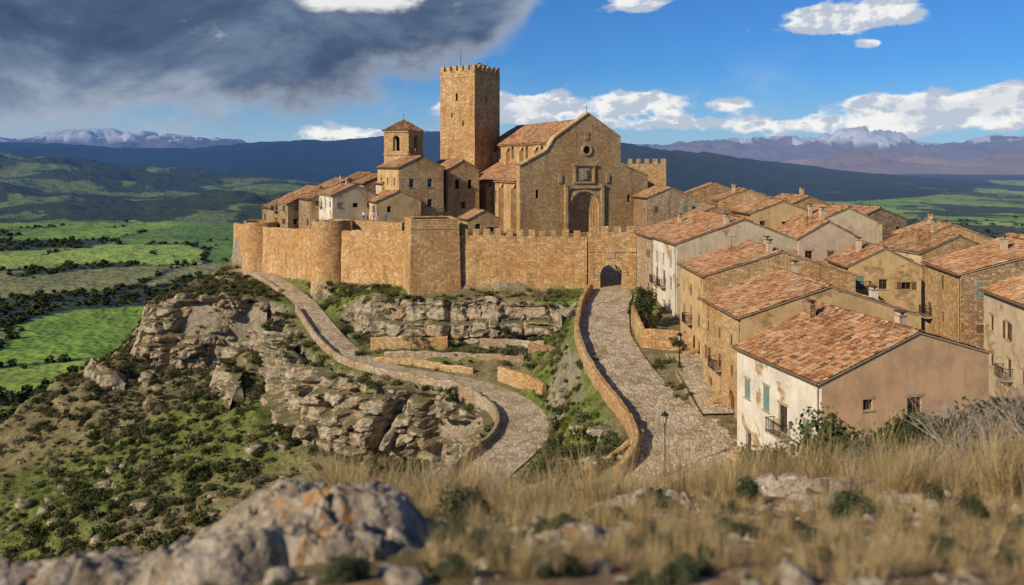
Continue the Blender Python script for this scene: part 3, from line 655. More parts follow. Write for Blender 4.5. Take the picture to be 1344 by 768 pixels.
house('village_house',-24.6,158.8,22,4.2,4.2,8,-13,-6.9,-5.1,-6.9,(CREAM,OCHRE,GOLD),seed=31,auto=(2,2,2,2))
house('village_house',-33,161,28,4.2,4.2,9,-13,-5.8,-4.0,-5.8,(WHITE,CREAM,CREAM),seed=32,auto=(3,2,3,2),chim=((.5,.5,.8),))
house('village_house',-38.5,168,33,3.6,3.6,7,-13,-6.8,-5.3,-6.8,(BROWN,OCHRE,OCHRE),seed=33,tile=TILEW)
house('village_house',-44.5,174,36,3.6,3.6,8,-13,-8.0,-6.3,-8.0,(BROWN,GOLD,GOLD),seed=34,auto=(2,2,2,2))
house('village_house',-49,181.5,38,3.2,3.2,7,-13.5,-9.2,-7.8,-9.2,(BROWN,OCHRE,OCHRE),seed=35,tile=TILEW,auto=(2,1,2,1))
house('village_house',-38,183,30,4.2,4.2,9,-13,-5.0,-3.2,-5.0,(BROWN,BROWN,GOLD),seed=36,chim=((.4,.3,.8),))
house('village_house',-30,177,24,4,4,9,-13,-4.0,-2.2,-4.0,(OCHRE,BROWN,GOLD),seed=37,tile=TILEW)
house('village_house',-46,190,30,4,4,8,-13,-6.9,-5.1,-6.9,(GOLD,BROWN,GOLD),seed=38)
house('village_house',-25,168.5,20,3.4,3.4,6,-13,-3.8,-2.2,-3.8,(WHITE,OCHRE,CREAM),seed=39,chim=((.6,.4,.8),))
house('village_house',-41,176,22,2.6,2.6,5,-13,-6.0,-4.8,-6.0,(OCHRE,CREAM,CREAM),seed=44,auto=(2,2,2,2))
house('village_house',-34,189,34,4,4,7,-13,-3.6,-2.,-3.6,(BROWN,BROWN,GOLD),seed=45,tile=TILEW)
house('stone_house',-20.8,161,26,4.4,4.4,13,-13,-.7,1.3,-.7,(OCHRE,GOLD,GOLD),{'left':[W(2,9,.8,1.3),W(6,9,.8,1.3),W(10,9,.8,1.3),W(2,5.5,.8,1.3),W(6,5.5,.8,1.3),W(10,5.5,.8,1.3)],'front':[W(2,8.6,.9,1.6),W(5.6,8.6,.9,1.6),W(2.2,5,.9,1.4),W(5.6,5,.9,1.4),W(4,1,1,1.5)]},seed=40)
house('stone_house',-12.3,167,26,3.3,3.3,12,-13,-1.2,.6,-1.2,(GOLD,GOLD,GOLD),{'front':[W(1.6,8.2,.8,1.8,'h',arch=True),W(4.2,8.2,.8,1.8,'h',arch=True),W(2.8,4.4,.9,1.3)]},seed=41)
house('chapel_annex',-7.4,150.5,20,2.8,2.8,6,-13,-9.6,-8.2,-9.6,(GOLD,GOLD,GOLD),seed=42,auto=(2,1,2,1))
# ------------------------------------------------------------------ church
def church():
    e=empty('stone_church',(1.4,160.6,-13),math.radians(22));mb=MB();wb=MB();db=MB();T=Tiles()
    FW=27.;AX_=7.;RX=21.;CX=14.;prof=[(FW,10.6),(RX+.02,13.0),(RX,18.0),(CX,22.5),(AX_,17.8),(AX_-1.6,15.4),(0,12.6)]
    dc=13.2
    panel(mb,wb,(0,0),(1,0),FW,-2,10.6,[dict(s=dc-3,z=0,w=6,h=7.8,k='none',arch=True,dp=1.3,rm=ASH),W(3.2,6.6,.6,1.6,'h',nos=1),W(22.5,5.6,.6,1.4,'h',nos=1)],GOLD,dp=.5)
    mb.poly([(0,0,10.6)]+[(a,0,b) for a,b in prof],GOLD)
    mb.poly([(0,1.5,-2)]+[(a,1.5,b) for a,b in prof[::-1]]+[(FW,1.5,-2)],GOLD)
    mb.poly([(0,1.5,-2),(0,0,-2),(0,0,12.6),(0,1.5,12.6)],GOLD);mb.poly([(FW,0,-2),(FW,1.5,-2),(FW,1.5,10.6),(FW,0,10.6)],GOLD)
    for (a,b),(c,d) in zip(prof[:-1],prof[1:]):
        if abs(c-a)<.1:
            mb.poly([(a,0,b),(a,1.5,b),(c,1.5,d),(c,0,d)],GOLD);continue
        q=[(a,b),(c,d),(c,d+.28),(a,b+.28)]
        mb.poly([(x,-.18,z) for x,z in q][::-1],ASH);mb.poly([(x,1.6,z) for x,z in q],ASH)
        mb.poly([(a,-.18,b+.28),(a,1.6,b+.28),(c,1.6,d+.28),(c,-.18,d+.28)][::-1],ASH);mb.poly([(a,-.18,b),(c,-.18,d),(c,1.6,d),(a,1.6,b)],ASH)
        mb.poly([(a,-.18,b),(a,-.18,b+.28),(a,1.6,b+.28),(a,1.6,b)],ASH)
    def ring(cx,zs,ri,ro,y0,y1,mat,K=16,jamb=True):
        A=[(math.cos(math.pi*i/K),math.sin(math.pi*i/K)) for i in range(K+1)]
        for i in range(K):
            (c0,s0),(c1,s1)=A[i],A[i+1]
            f=lambda r,c,s,y:(cx+r*c,y,zs+r*s)
            mb.poly([f(ri,c0,s0,y0),f(ro,c0,s0,y0),f(ro,c1,s1,y0),f(ri,c1,s1,y0)],mat)
            mb.poly([f(ri,c0,s0,y0),f(ri,c1,s1,y0),f(ri,c1,s1,y1),f(ri,c0,s0,y1)],mat)
            mb.poly([f(ro,c0,s0,y0),f(ro,c0,s0,y1),f(ro,c1,s1,y1),f(ro,c1,s1,y0)],mat)
        if jamb:
            for sg in(-1,1):
                x0,x1=sorted((cx+sg*ri,cx+sg*ro));mb.box(x0,x1,y0,y1,-.5,zs-.003,mat)
    zs=4.8
    ring(dc,zs,3.0,3.45,-.14,-.003,ASH);ring(dc,zs,2.55,2.99,.3,1.29,ASH);ring(dc,zs,2.1,2.54,.55,1.28,GOLD2);ring(dc,zs,1.7,2.09,.8,1.27,ASH)
    panel(mb,wb,(dc-2.9,1.25),(1,0),5.8,-.5,4.8,[dict(s=1.5,z=0,w=2.8,h=4.3,k='g',arch=True,dp=.3,nos=1)],ASH)
    K=14;mb.poly([(dc-2.9,1.25,4.8),(dc+2.9,1.25,4.8)]+[(dc+2.9*math.cos(math.pi*i/K),1.25,4.8+2.9*math.sin(math.pi*i/K)) for i in range(1,K)],ASH)
    for sg in(-1,1):
        mb.box(dc+sg*3.8-.3,dc+sg*3.8+.3,-.35,-.003,0,8.8,ASH);mb.box(dc+sg*3.8-.42,dc+sg*3.8+.42,-.42,-.004,8.802,9.1,SILL)
    mb.box(dc-3.24,dc+3.24,-.28,-.004,8.35,8.7,ASH)
    mb.box(dc-2.3,dc+2.3,-.22,-.003,9.3,9.6,ASH)
    for sg in(-1,1):
        mb.box(dc+sg*2.-.2,dc+sg*2.+.2,-.25,-.003,9.602,12.6,ASH)
    mb.box(dc-2.5,dc+2.5,-.35,-.003,12.602,12.95,ASH);mb.box(dc-1.1,dc+1.1,-.12,-.003,9.9,12.3,GREY)
    mb.box(dc-.5,dc+.5,-.3,-.125,10.1,11.9,SILL);mb.box(dc-.8,dc+.8,-.24,-.125,10.8,11.2,SILL)
    for sg in(-1,1): mb.box(dc+sg*5.-.35,dc+sg*5.+.35,-.18,-.003,9.4,11,SILL)
    n=20;oc=CX-.3
    for i in range(n):
        a,b=2*math.pi*i/n,2*math.pi*(i+1)/n;f=lambda r,t,y:(oc+r*math.cos(t),y,15.6+r*math.sin(t))
        mb.poly([f(.75,a,-.2),f(1.12,a,-.2),f(1.12,b,-.2),f(.75,b,-.2)],ASH);mb.poly([f(1.12,a,-.2),f(1.12,a,0),f(1.12,b,0),f(1.12,b,-.2)],ASH);mb.poly([f(.75,a,-.2),f(.75,b,-.2),f(.75,b,0),f(.75,a,0)],ASH)
    mb.poly([(oc+.76*math.cos(2*math.pi*i/n),-.012,15.6+.76*math.sin(2*math.pi*i/n)) for i in range(n)],DARK)
    mb.box(oc-.4,oc+.4,-.15,-.003,17.6,19.0,ASH)
    L=34
    panel(mb,wb,(AX_,L+1.5),(0,-1),L,-2,17.2,[W(L-s-1.4,14.0,1.4,2.6,'h',arch=True,nos=1,dp=.6) for s in(3.5,11,18.5,26)],GOLD)
    panel(mb,wb,(RX,1.5),(0,1),L,-2,17.2,[],GOLD);panel(mb,wb,(RX,L+1.5),(-1,0),14,-2,17.2,[],GOLD)
    mb.poly([(RX,L+1.5,17.2),(AX_,L+1.5,17.2),(CX,L+1.5,21.4)],GOLD)
    for s in(8,15.5,23,30.5):
        mb.box(AX_-.9,AX_-.01,s-.6,s+.6,0,15.6,ASH);mb.poly([(AX_-.9,s-.6,15.6),(AX_-.9,s+.6,15.6),(AX_,s+.6,16.5),(AX_,s-.6,16.5)][::-1],ASH)
    for side,(xe,sg) in enumerate(((AX_,1),(RX,-1))):
        sl=math.hypot(7,4.2);vd=(sg*7/sl,0,4.2/sl)
        T.slope((xe-vd[0]*.5,1.5,17.2-vd[2]*.5+.08),(0,1,0),vd,L+.3,sl+.5,tw=.34,tl=.5)
        q=[(xe-vd[0]*.5,1.5,16.9),(CX,1.5,21.4),(CX,L+1.8,21.4),(xe-vd[0]*.5,L+1.8,16.9)];db.poly(q if sg<0 else q[::-1],ASH);db.poly([(a,b,c-.05) for a,b,c in q],ASH)
    T.ridge((CX,1.5,21.5),(CX,L+1.8,21.5),.2)
    db.box(AX_-.25,AX_-.01,1.6,L+1.4,16.7,17.1,ASH)
    La=28
    panel(mb,wb,(0,La+1.5),(0,-1),La,-2,9.8,[W(s,5.2,.9,2.6,'h',arch=True,nos=1,dp=.5) for s in(4,10.5,17,24)],GOLD)
    panel(mb,wb,(AX_,La+1.5),(-1,0),AX_,-2,9.8,[],GOLD);mb.poly([(AX_,La+1.5,9.8),(0,La+1.5,9.8),(AX_,La+1.5,13.2)],GOLD)
    sl=math.hypot(AX_,3.4);vd=(AX_/sl,0,3.4/sl);T.slope((-vd[0]*.5,1.5,9.8-vd[2]*.5+.08),(0,1,0),vd,La+.3,sl+.5,tw=.32,tl=.48)
    q=[(-vd[0]*.5,1.5,9.5),(AX_,1.5,13.2),(AX_,La+1.8,13.2),(-vd[0]*.5,La+1.8,9.5)];db.poly(q[::-1],ASH);db.poly([(a,b,c-.05) for a,b,c in q],ASH)
    for s in(1.6,8.,14.5,21.5,28.4):mb.box(-1.1,-.002,s,s+1.,0,8.4,ASH);mb.poly([(-1.1,s,8.4),(-1.1,s+1.,8.4),(0,s+1.,9.3),(0,s,9.3)][::-1],ASH)
    panel(mb,wb,(FW,1.5),(0,1),20,-2,9.,[],GOLD);panel(mb,wb,(FW,21.5),(-1,0),FW-RX,-2,9.,[],GOLD)
    sl=math.hypot(FW-RX,3);vd=(-(FW-RX)/sl,0,3/sl);T.slope((FW+.3,1.5,9.),(0,1,0),vd,20,sl+.3,tw=.32)
    for x in(0,FW-.9):
        for i in range(12):
            w=.9 if i%2 else .6;xx=x if x==0 else FW-w;mb.box(xx,xx+w,-.03,-.002,i*.8,i*.8+.77,ASH)
    db.tube((CX,.5,22.6),(CX,.5,24.2),.05,.04,IRON);db.tube((CX-.5,.5,23.6),(CX+.5,.5,23.6),.04,.04,IRON)
    mb.build('walls',e);wb.build('windows_and_doors',e);db.build('roof_structure',e);T.build(e,TILE)
church()
# ------------------------------------------------------------------ towers
def keep():
    a=9.3;e=empty('castle_tower',(-7.9,185.5,-13),math.radians(56))
    mb=MB();wb=MB();H=32.6
    for (o,d,ops) in(((0,0),(1,0),[W(4,26,.5,1.4,'h',nos=1,dp=.5),W(2.5,17,.4,1.2,'h',nos=1,dp=.5)]),((a,0),(0,1),[]),((a,a),(-1,0),[]),((0,a),(0,-1),[W(4.2,26.5,.6,1.6,'h',nos=1,dp=.5),W(6,21,.4,1.2,'h',nos=1,dp=.5),W(3,23.,.35,1,'h',nos=1,dp=.5)])):
        panel(mb,wb,o,d,a,-2,H,ops,GOLD2)
        mb.ob(o,d,0,a,H-1.1,H-.8,.002,.12,ASH)
        n=6;p_=a/(n-.38)
        for i in range(n):
            s0=i*p_;mb.ob(o,d,s0+(.002 if i==0 else 0),min(a-.002,s0+p_*.62),H,H+1.45,-.55,-.003,GOLD2)
        mb.ob(o,d,.0,a,H-.3,H+.35,-.5,-.006,GOLD2)
    mb.poly([(.3,.3,H-.2),(a-.3,.3,H-.2),(a-.3,a-.3,H-.2),(.3,a-.3,H-.2)],ASH)
    mb.box(a*.5,a*.75,a*.2,a*.45,H-.2,H+2.0,GOLD2);wb.lathe((a*.62,a*.32,H+2),[(.5,0),(.45,.3),(.0,.6)],TILEW)
    wb.tube((3,6.,H),(3,6.,H+5.5),.08,.04,IRON);wb.tube((a*.8,a*.2,H),(a*.8,a*.2,H+3.2),.06,.03,IRON)
    mb.build('walls',e);wb.build('openings_and_mast',e)
keep()
def belfry():
    a=5.6;e=empty('bell_tower',(-25.2,172.5,-13),math.radians(-24));mb=MB();wb=MB();T=Tiles();H=19.4
    for o,d in(((0,0),(1,0)),((a,0),(0,1)),((a,a),(-1,0)),((0,a),(0,-1))):
        panel(mb,wb,o,d,a,-2,H,[dict(s=a/2-.75,z=H-3.9,w=1.5,h=3.0,k='none',arch=True,dp=.7)],GOLD)
        mb.ob(o,d,-.0,a,H-4.7,H-4.4,.002,.15,ASH);mb.ob(o,d,0,a,H-.25,H,.002,.25,ASH)
        n_=(d[1],-d[0]);b=np.array([o[0]+n_[0]*.35-d[0]*.35,o[1]+n_[1]*.35-d[1]*.35,H+.05]);w=a+.7;h=2.3;sl=math.hypot(w/2,h)
        vd=(-n_[0]*(w/2)/sl,-n_[1]*(w/2)/sl,h/sl)
        T.slope(b,(d[0],d[1],0),vd,w,sl,cull=lambda u,v,w=w,sl=sl:(np.abs(u-w/2)<(w/2)*(1-v/sl)+.05),tw=.27,tl=.4)
        mb.poly([tuple(b),tuple(b+np.array([d[0],d[1],0])*w),(a/2,a/2,H+2.3)],SILL)
    mb.poly([(0.05,.05,H-4.2),(a-.05,.05,H-4.2),(a-.05,a-.05,H-4.2),(.05,a-.05,H-4.2)],DARK)
    wb.lathe((a/2,a/2,H-2.9),[(.55,0),(.5,.2),(.35,.6),(.3,.9),(.0,1.05)],IRON,14)
    wb.tube((a/2,a/2,H-1.9),(a/2,a/2,H-.6),.05,.05,IRON);wb.tube((a/2,a/2,H+2.2),(a/2,a/2,H+3.6),.04,.03,IRON)
    mb.build('walls',e);wb.build('bell',e);T.build(e,TILEW)
belfry()
def turret():
    a=8;e=empty('battlement_turret',(24.6,186,-13),math.radians(-8));mb=MB();wb=MB();H=13.
    for o,d in(((0,0),(1,0)),((a,0),(0,1)),((a,a),(-1,0)),((0,a),(0,-1))):
        panel(mb,wb,o,d,a,-2,H,[W(3,9,.6,1.2,'h',nos=1)],GOLD)
        for i in range(5):mb.ob(o,d,i*1.77+.002,i*1.77+.9,H,H+1.05,-.5,-.003,GOLD)
    mb.poly([(.1,.1,H-.1),(a-.1,.1,H-.1),(a-.1,a-.1,H-.1),(.1,a-.1,H-.1)],ASH)
    mb.build('walls',e);wb.build('openings',e)
turret()
# ------------------------------------------------------------------ curtain wall
def round_tower(name,cx,cy,r,z0,z1,seed):
    n=64;zz=np.linspace(z0,z1,26);t=np.linspace(0,2*math.pi,n+1)
    Tt,Z=np.meshgrid(t,zz);k=(z1-Z)/(z1-z0);R=r*(1+.07*k**1.5)+.09*vn(np.cos(Tt)*3,np.sin(Tt)*3,Z*.8,seed)
    V=np.stack([cx+R*np.cos(Tt),cy+R*np.sin(Tt),Z],-1)
    top=V[-1].copy();in1=top.copy();in1[:,0]=cx+(r-.6)*np.cos(t);in1[:,1]=cy+(r-.6)*np.sin(t);in1[:,2]+=.02
    in2=in1.copy();in2[:,2]-=1.1;in3=in2.copy();in3[:,0]=cx;in3[:,1]=cy
    V=np.concatenate([V,in1[None],in2[None],in3[None]]);U=np.stack([np.tile(t*r,(29,1)),np.concatenate([Z,[[z1+.6]*(n+1),[z1+1.6]*(n+1),[z1+4]*(n+1)]])],-1)
    V[25:27,:,2]+=.2*vn(t*3,seed,0,seed)
    return np_mesh(name,V.reshape(-1,3),gridF(n+1,29),[GOLD2],None,False,None,U.reshape(-1,2))
round_tower('round_tower',-51,178,3.4,-23,-11.8,3);round_tower('round_tower',-31.7,153.6,3.3,-22.5,-9.9,5)
def curtain(name,a,b,za,zb,ta,tb,th=2.,merl=True,seed=0):
    L=math.hypot(b[0]-a[0],b[1]-a[1]);ang=math.atan2(b[1]-a[1],b[0]-a[0])
    nx=int(L/.6);s=np.linspace(0,L,nx);rows=14
    d=np.array([math.cos(ang),math.sin(ang)]);n=np.array([d[1],-d[0]])
    zt=ta+(tb-ta)*s/L+.13*vn(s*.5,seed,0,seed)+(.0 if merl else .1*vn(s*1.7,seed,0,seed));zb_=za+(zb-za)*s/L
    V=[];U=[]
    for r in range(rows):
        z=zb_+(zt-zb_)*r/(rows-1);e=th/2+.3*(1-r/(rows-1))+.1*vn(s*.6,z*.6,0,seed+1)
        V.append(np.stack([a[0]+d[0]*s+n[0]*e,a[1]+d[1]*s+n[1]*e,z],-1));U.append(np.stack([s,z],-1))
    for e,dz,u in((th/2-.55,0,.6),(th/2-.551,-1.,1.6),(-th/2,-1.0,3),(-th/2,-6,8)):
        V.append(np.stack([a[0]+d[0]*s+n[0]*e,a[1]+d[1]*s+n[1]*e,zt+dz],-1));U.append(np.stack([s,zt+u],-1))
    o=np_mesh(name,np.stack(V).reshape(-1,3),gridF(nx,rows+4),[GOLD2],None,False,None,np.stack(U).reshape(-1,2))
    if merl:
        mb=MB();c=.3
        while c+.8<L:
            zz=float(np.interp(c+.4,s,zt));j=random.uniform(-.1,.1)
            mb.ob(a,tuple(d),c,c+.95+j,zz-.25,zz+.85+j,th/2-.5,th/2-.02,GOLD2)
            mb.ob(a,tuple(d),c-.04,c+.99+j,zz+.852+j,zz+.95+j,th/2-.54,th/2+.02,ASH);c+=1.75+random.uniform(-.08,.08)
        mb.build('merlons',o)
    return o
curtain('curtain_wall',(-49,175.6),(-33.2,156.2),-22.5,-22,-12.6,-11.7,merl=False,seed=2)
curtain('curtain_wall',(-29.2,152.3),(-16,142.6),-22,-21.5,-11.5,-11.0,merl=False,seed=3)
curtain('curtain_wall',(-8,137.6),(11.6,135.0),-21.5,-20.5,-11.1,-11.2,seed=4)
curtain('curtain_wall',(-60,192),(-52.5,180.5),-24,-23,-13,-12.6,merl=False,seed=5)
def bastion():
    e=empty('square_bastion',(-15.4,134.0,-22),math.radians(14));mb=MB();H=13.3;w=7.4
    for (o,d,l) in(((0,0),(1,0),w),((w,0),(0,1),8),((w,8),(-1,0),w),((0,8),(0,-1),8)):
        n_=(d[1],-d[0]);K=8
        for j in range(K):
            for i in range(8):
                z0,z1=j*H/K,(j+1)*H/K;f=lambda s_,z:(o[0]+d[0]*s_+n_[0]*.35*(1-z/H),o[1]+d[1]*s_+n_[1]*.35*(1-z/H),z)
                g=lambda k,z:k*(l)/8+(-.35 if k==0 else .35 if k==8 else 0)*(1-z/H)
                mb.poly([f(g(i,z0),z0),f(g(i+1,z0),z0),f(g(i+1,z1),z1),f(g(i,z1),z1)],GOLD2)
        mb.ob(o,d,0,l,H-1.35,H-1.15,.02,.12,ASH)
        mb.ob(o,d,0,l,H+.002,H+.18,-.6,.04,ASH)
    mb.poly([(.5,.5,H-.3),(w-.5,.5,H-.3),(w-.5,7.5,H-.3),(.5,7.5,H-.3)],ASH)
    mb.box(w-.002,w+1.9,2.2,6,0,H-1.0,GOLD2)
    mb.build('walls',e)
bastion()
def gate():
    e=empty('gatehouse',(11.6,132.6,-18.9),math.radians(-2));mb=MB();wb=MB();w=7.2;D=4.6;H=8.2
    panel(mb,wb,(0,0),(1,0),w,-2,H,[dict(s=1.75,z=-.3,w=3.4,h=4.0,k='none',arch=True,dp=D)],GOLD2)
    panel(mb,wb,(w,D),(-1,0),w,-2,H,[dict(s=w-5.15,z=-.3,w=3.4,h=4.0,k='none',arch=True,dp=.01)],GOLD2)
    panel(mb,wb,(0,D),(0,-1),D,-2,H,[],GOLD2);panel(mb,wb,(w,0),(0,1),D,-2,H,[],GOLD2)
    mb.poly([(0,0,H-.02),(w,0,H-.02),(w,D,H-.02),(0,D,H-.02)],ASH)
    K=14;cx=3.45
    for i in range(K):
        a,b=math.pi*i/K+.01,math.pi*(i+1)/K-.01;f=lambda r,t,y:(cx+r*math.cos(t),y,2.0+r*math.sin(t))
        mb.poly([f(1.72,a,-.1),f(2.45,a,-.1),f(2.45,b,-.1),f(1.72,b,-.1)],ASH);mb.poly([f(2.45,a,-.1),f(2.45,a,0),f(2.45,b,0),f(2.45,b,-.1)],ASH);mb.poly([f(1.72,b,-.1),f(1.72,b,0),f(1.72,a,0),f(1.72,a,-.1)],ASH)
    mb.box(0,w,-.14,-.003,5.6,5.9,ASH);mb.box(cx-.5,cx+.5,-.1,-.004,4.6,5.4,SILL)
    mb.box(0,w,0,.5,H,H+.35,GOLD2)
    for i in range(4):
        mb.box(.1+i*1.9,.1+i*1.9+1.0,.01,.49,H+.352,H+1.25,GOLD2)
    mb.build('walls',e)
gate()
tz=-10.0
ter=empty('lookout_terrace',(0,0,0),0);tb=MB()
tb.off=(3,3);tb.ob((-29.4,154.6),(.806,-.592),0.5,12.5,-13.5,tz,-4.2,-1.2,GOLD)
tb.build('platform',ter)
# ------------------------------------------------------------------ people
SKIN=flat_mat('skin',(.42,.25,.17),.6,.1);HAIR=flat_mat('hair',(.04,.025,.015),.7,.2);LIPS=flat_mat('lips',(.3,.1,.08))
def cloth(name,top,leg,shoe=(.03,.03,.03)):
    m=M(name);z=m.n('ShaderNodeSeparateXYZ',{0:m.obj()}).outputs[2]
    c=m.ramp(m.math('DIVIDE',z,2.),[(0,shoe),(.04,leg),(.47,top),(.735,(.42,.25,.17))],'CONSTANT')
    return m.fin(c,.85)
def person(x,y,z,rz,top,leg,h=1.72,walk=.12,armb=.1):
    e=empty('person',(x,y,z),rz);k=h/1.72
    vs=[];ed=[];rad=[]
    def add(p,r,par=None):
        vs.append(tuple(c*k for c in p));rad.append(r if isinstance(r,tuple) else (r,r))
        if par is not None:ed.append((par,len(vs)-1))
        return len(vs)-1
    pel=add((0,0,.95),(.15,.11));wai=add((0,0,1.1),(.13,.10),pel);che=add((0,0,1.3),(.165,.11),wai);nb=add((0,0,1.45),.07,che);nk=add((0,-.01,1.55),.055,nb)
    for sg in(-1,1):
        hip=add((sg*.1,0,.86),.095,pel);kn=add((sg*.11,-walk*sg*.9,.5),.062,hip);an=add((sg*.12,-walk*sg*.6+.03,.09),.042,kn);add((sg*.13,-walk*sg*.6-.12,.035),.035,an)
        sh=add((sg*.19,0,1.4),.062,che);el=add((sg*.25,armb*.3,1.12),.045,sh);wr=add((sg*.25,-armb,.88),.033,el);pa=add((sg*.25,-armb-.02,.80),(.022,.038),wr)
        for f in range(4):
            b=add((sg*.25,-armb-.045+f*.018,.76),.009,pa);add((sg*.245,-armb-.055+f*.018,.71+.008*abs(f-1.5)),.008,b)
        b=add((sg*.235,-armb-.06,.80),.010,pa);add((sg*.23,-armb-.075,.765),.009,b)
    me=bpy.data.meshes.new('body');me.from_pydata(vs,ed,[]);o=link(bpy.data.objects.new('body',me),e)
    sm=o.modifiers.new('skin','SKIN');sm.use_smooth_shade=True
    for i,v in enumerate(me.skin_vertices[0].data):
        v.radius=(rad[i][0]*k,rad[i][1]*k);v.use_root=(i==0)
    o.modifiers.new('s','SUBSURF').levels=1;o.modifiers['s'].render_levels=1
    me.materials.append(cloth('clothes',top,leg))
    hb=MB();hb.lathe((0,-.01*k,1.50*k),[(.03,0),(.062,.03),(.075,.08),(.083,.13),(.08,.18),(.055,.225),(0,.245)],SKIN,14)
    hb.lathe((0,.012*k,1.50*k),[(.075,.10),(.09,.13),(.09,.19),(.065,.24),(0,.262)],HAIR,14)
    hb.tube((0,-.085*k,1.62*k),(0,-.11*k,1.595*k),.012,.018,SKIN,5)
    for sg in(-1,1):
        hb.lathe((sg*.03,-.083*k,1.63*k),[(0,-.008),(.009,0),(0,.008)],HAIR,6);hb.box(sg*.08-.012,sg*.08+.012,-.02,.02,1.59*k,1.65*k,SKIN)
    hb.box(-.025,.025,-.092*k,-.08*k,1.563*k,1.575*k,LIPS)
    hb.build('head',e,True)
for t_,of_,rz,tp,lg,h in((3.0,-1.6,.3,(.8,.8,.78),(.05,.06,.12),1.78),(4.0,-1.5,-1.2,(.6,.04,.05),(.08,.07,.07),1.7),(5.4,-1.6,2.6,(.40,.25,.7),(.1,.1,.14),1.72),(6.3,-1.5,.5,(.75,.25,.40),(.6,.55,.5),1.65),(8.3,-1.6,-.4,(.05,.15,.55),(.12,.1,.08),1.8)):
    x=-29.4+.806*t_+(-.592)*of_;y=154.6-.592*t_-.806*of_
    person(x,y,tz,rz,tp,lg,h)
# ------------------------------------------------------------------ street lamp(s)
LG=flat_mat('lamp_glass',(.45,.45,.4),.2)
def lamp(x,y,z,h=3.9):
    e=empty('street_lamp',(x,y,z));mb=MB()
    mb.lathe((0,0,0),[(.2,0),(.2,.12),(.13,.2),(.11,.6),(.13,.65),(.07,.75),(.055,1.6),(.075,1.65),(.055,1.7),(.045,h-.85),(.08,h-.82),(.04,h-.76),(.04,h-.7),(.14,h-.65)],IRON,10)
    for k in range(4):
        t=math.pi/4+k*math.pi/2;c,s=math.cos(t),math.sin(t)
        mb.tube((.14*c,.14*s,h-.65),(.28*c,.28*s,h-.12),.018,.018,IRON,4)
    mb.lathe((0,0,0),[(.32,h-.12),(.33,h-.08),(.17,h+.1),(.07,h+.14),(.06,h+.2),(.0,h+.28)],IRON,4)
    gb=MB();gb.lathe((0,0,0),[(.12,h-.64),(.24,h-.13)],LG,4)
    mb.build('post',e);gb.build('lantern_glass',e)
lamp(11.6,66.5,-23.8,4.8);lamp(17.6,92,-21.5,3.6)
def steps(x,y,z,rz):
    e=empty('stone_steps',(x,y,z),rz);mb=MB()
    for i in range(4):mb.box(-.8,.8,-.3*(4-i),-.3*(3-i)+.6,-.4,.16*(i+1),ASH)
    mb.build('treads',e)
steps(19.2,82,-22.4,math.radians(-86));steps(19.9,97.5,-21.3,math.radians(-88));steps(18.6,69.5,-23.3,math.radians(-78))
# ------------------------------------------------------------------ vegetation prototypes
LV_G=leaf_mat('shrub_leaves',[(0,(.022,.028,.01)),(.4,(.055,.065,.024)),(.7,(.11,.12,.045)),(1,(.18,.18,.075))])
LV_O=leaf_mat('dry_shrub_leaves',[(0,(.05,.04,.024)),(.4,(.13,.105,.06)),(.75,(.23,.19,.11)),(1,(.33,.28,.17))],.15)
LV_B=leaf_mat('bright_grass',[(0,(.06,.09,.014)),(.5,(.15,.20,.03)),(1,(.26,.29,.055))],.35)
LV_D=leaf_mat('dry_grass',[(0,(.24,.165,.075)),(.5,(.46,.34,.16)),(.8,(.62,.48,.26)),(1,(.24,.23,.08))],.3)
LV_F=leaf_mat('forest_leaves',[(0,(.02,.026,.012)),(.5,(.048,.058,.024)),(1,(.10,.11,.045))],0)
LV_S=leaf_mat('cushion_leaves',[(0,(.028,.033,.018)),(.4,(.065,.077,.04)),(.8,(.12,.135,.07)),(1,(.19,.19,.11))],.15)
BARK=flat_mat('bark',(.11,.085,.06),.95,.5,8);TWIG=flat_mat('dead_twigs',(.36,.30,.24),.95,.4,5)
def bush_mesh(name,n,leaf,mat,seed,flat=.8,lumps=9,twigs=8,jit=.5,lw=.3):
    r=np.random.default_rng(seed);c=r.normal(0,1,(lumps,3));c/=np.linalg.norm(c,axis=1)[:,None];c*=r.uniform(.2,.68,(lumps,1));c[:,2]=np.abs(c[:,2])*flat+.18
    rad=r.uniform(.2,.45,lumps);k=r.integers(0,lumps,n);d=r.normal(0,1,(n,3));d/=np.linalg.norm(d,axis=1)[:,None]
    p=c[k]+d*(rad[k]*r.uniform(.5,1.15,n))[:,None]*np.array([1,1,flat]);p[:,2]=np.abs(p[:,2])
    nn=d+r.normal(0,jit,(n,3));nn/=np.linalg.norm(nn,axis=1)[:,None]
    t=np.cross(nn,r.normal(0,1,(n,3)));t/=np.linalg.norm(t,axis=1)[:,None];b=np.cross(nn,t);s=leaf*r.uniform(.6,1.4,(n,1))
    V=np.stack([p-t*s*.5,p+b*s*lw,p+t*s*.5,p-b*s*lw],1).reshape(-1,3);F=np.arange(n*4).reshape(-1,4)
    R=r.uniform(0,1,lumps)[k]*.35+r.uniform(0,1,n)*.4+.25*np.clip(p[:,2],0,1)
    if twigs:
        TV=[];TF=[];o=len(V)
        for i in range(twigs):
            a=np.array([0,0,0.]);q=c[i%lumps]*r.uniform(.8,1.5);w=.02
            sd=np.cross(q,[0,0,1.]);sd/=np.linalg.norm(sd)+1e-6
            TV+=[a-sd*w,a+sd*w,q+sd*w*.4,q-sd*w*.4];TF.append([o,o+1,o+2,o+3]);o+=4
        V=np.r_[V,TV];F=np.r_[F,TF];R=np.r_[R,np.full(len(TF),.05)]
    return np_mesh(name,V,F,[mat],{'rnd':('FACE','FLOAT',R)},False,None,None,False)
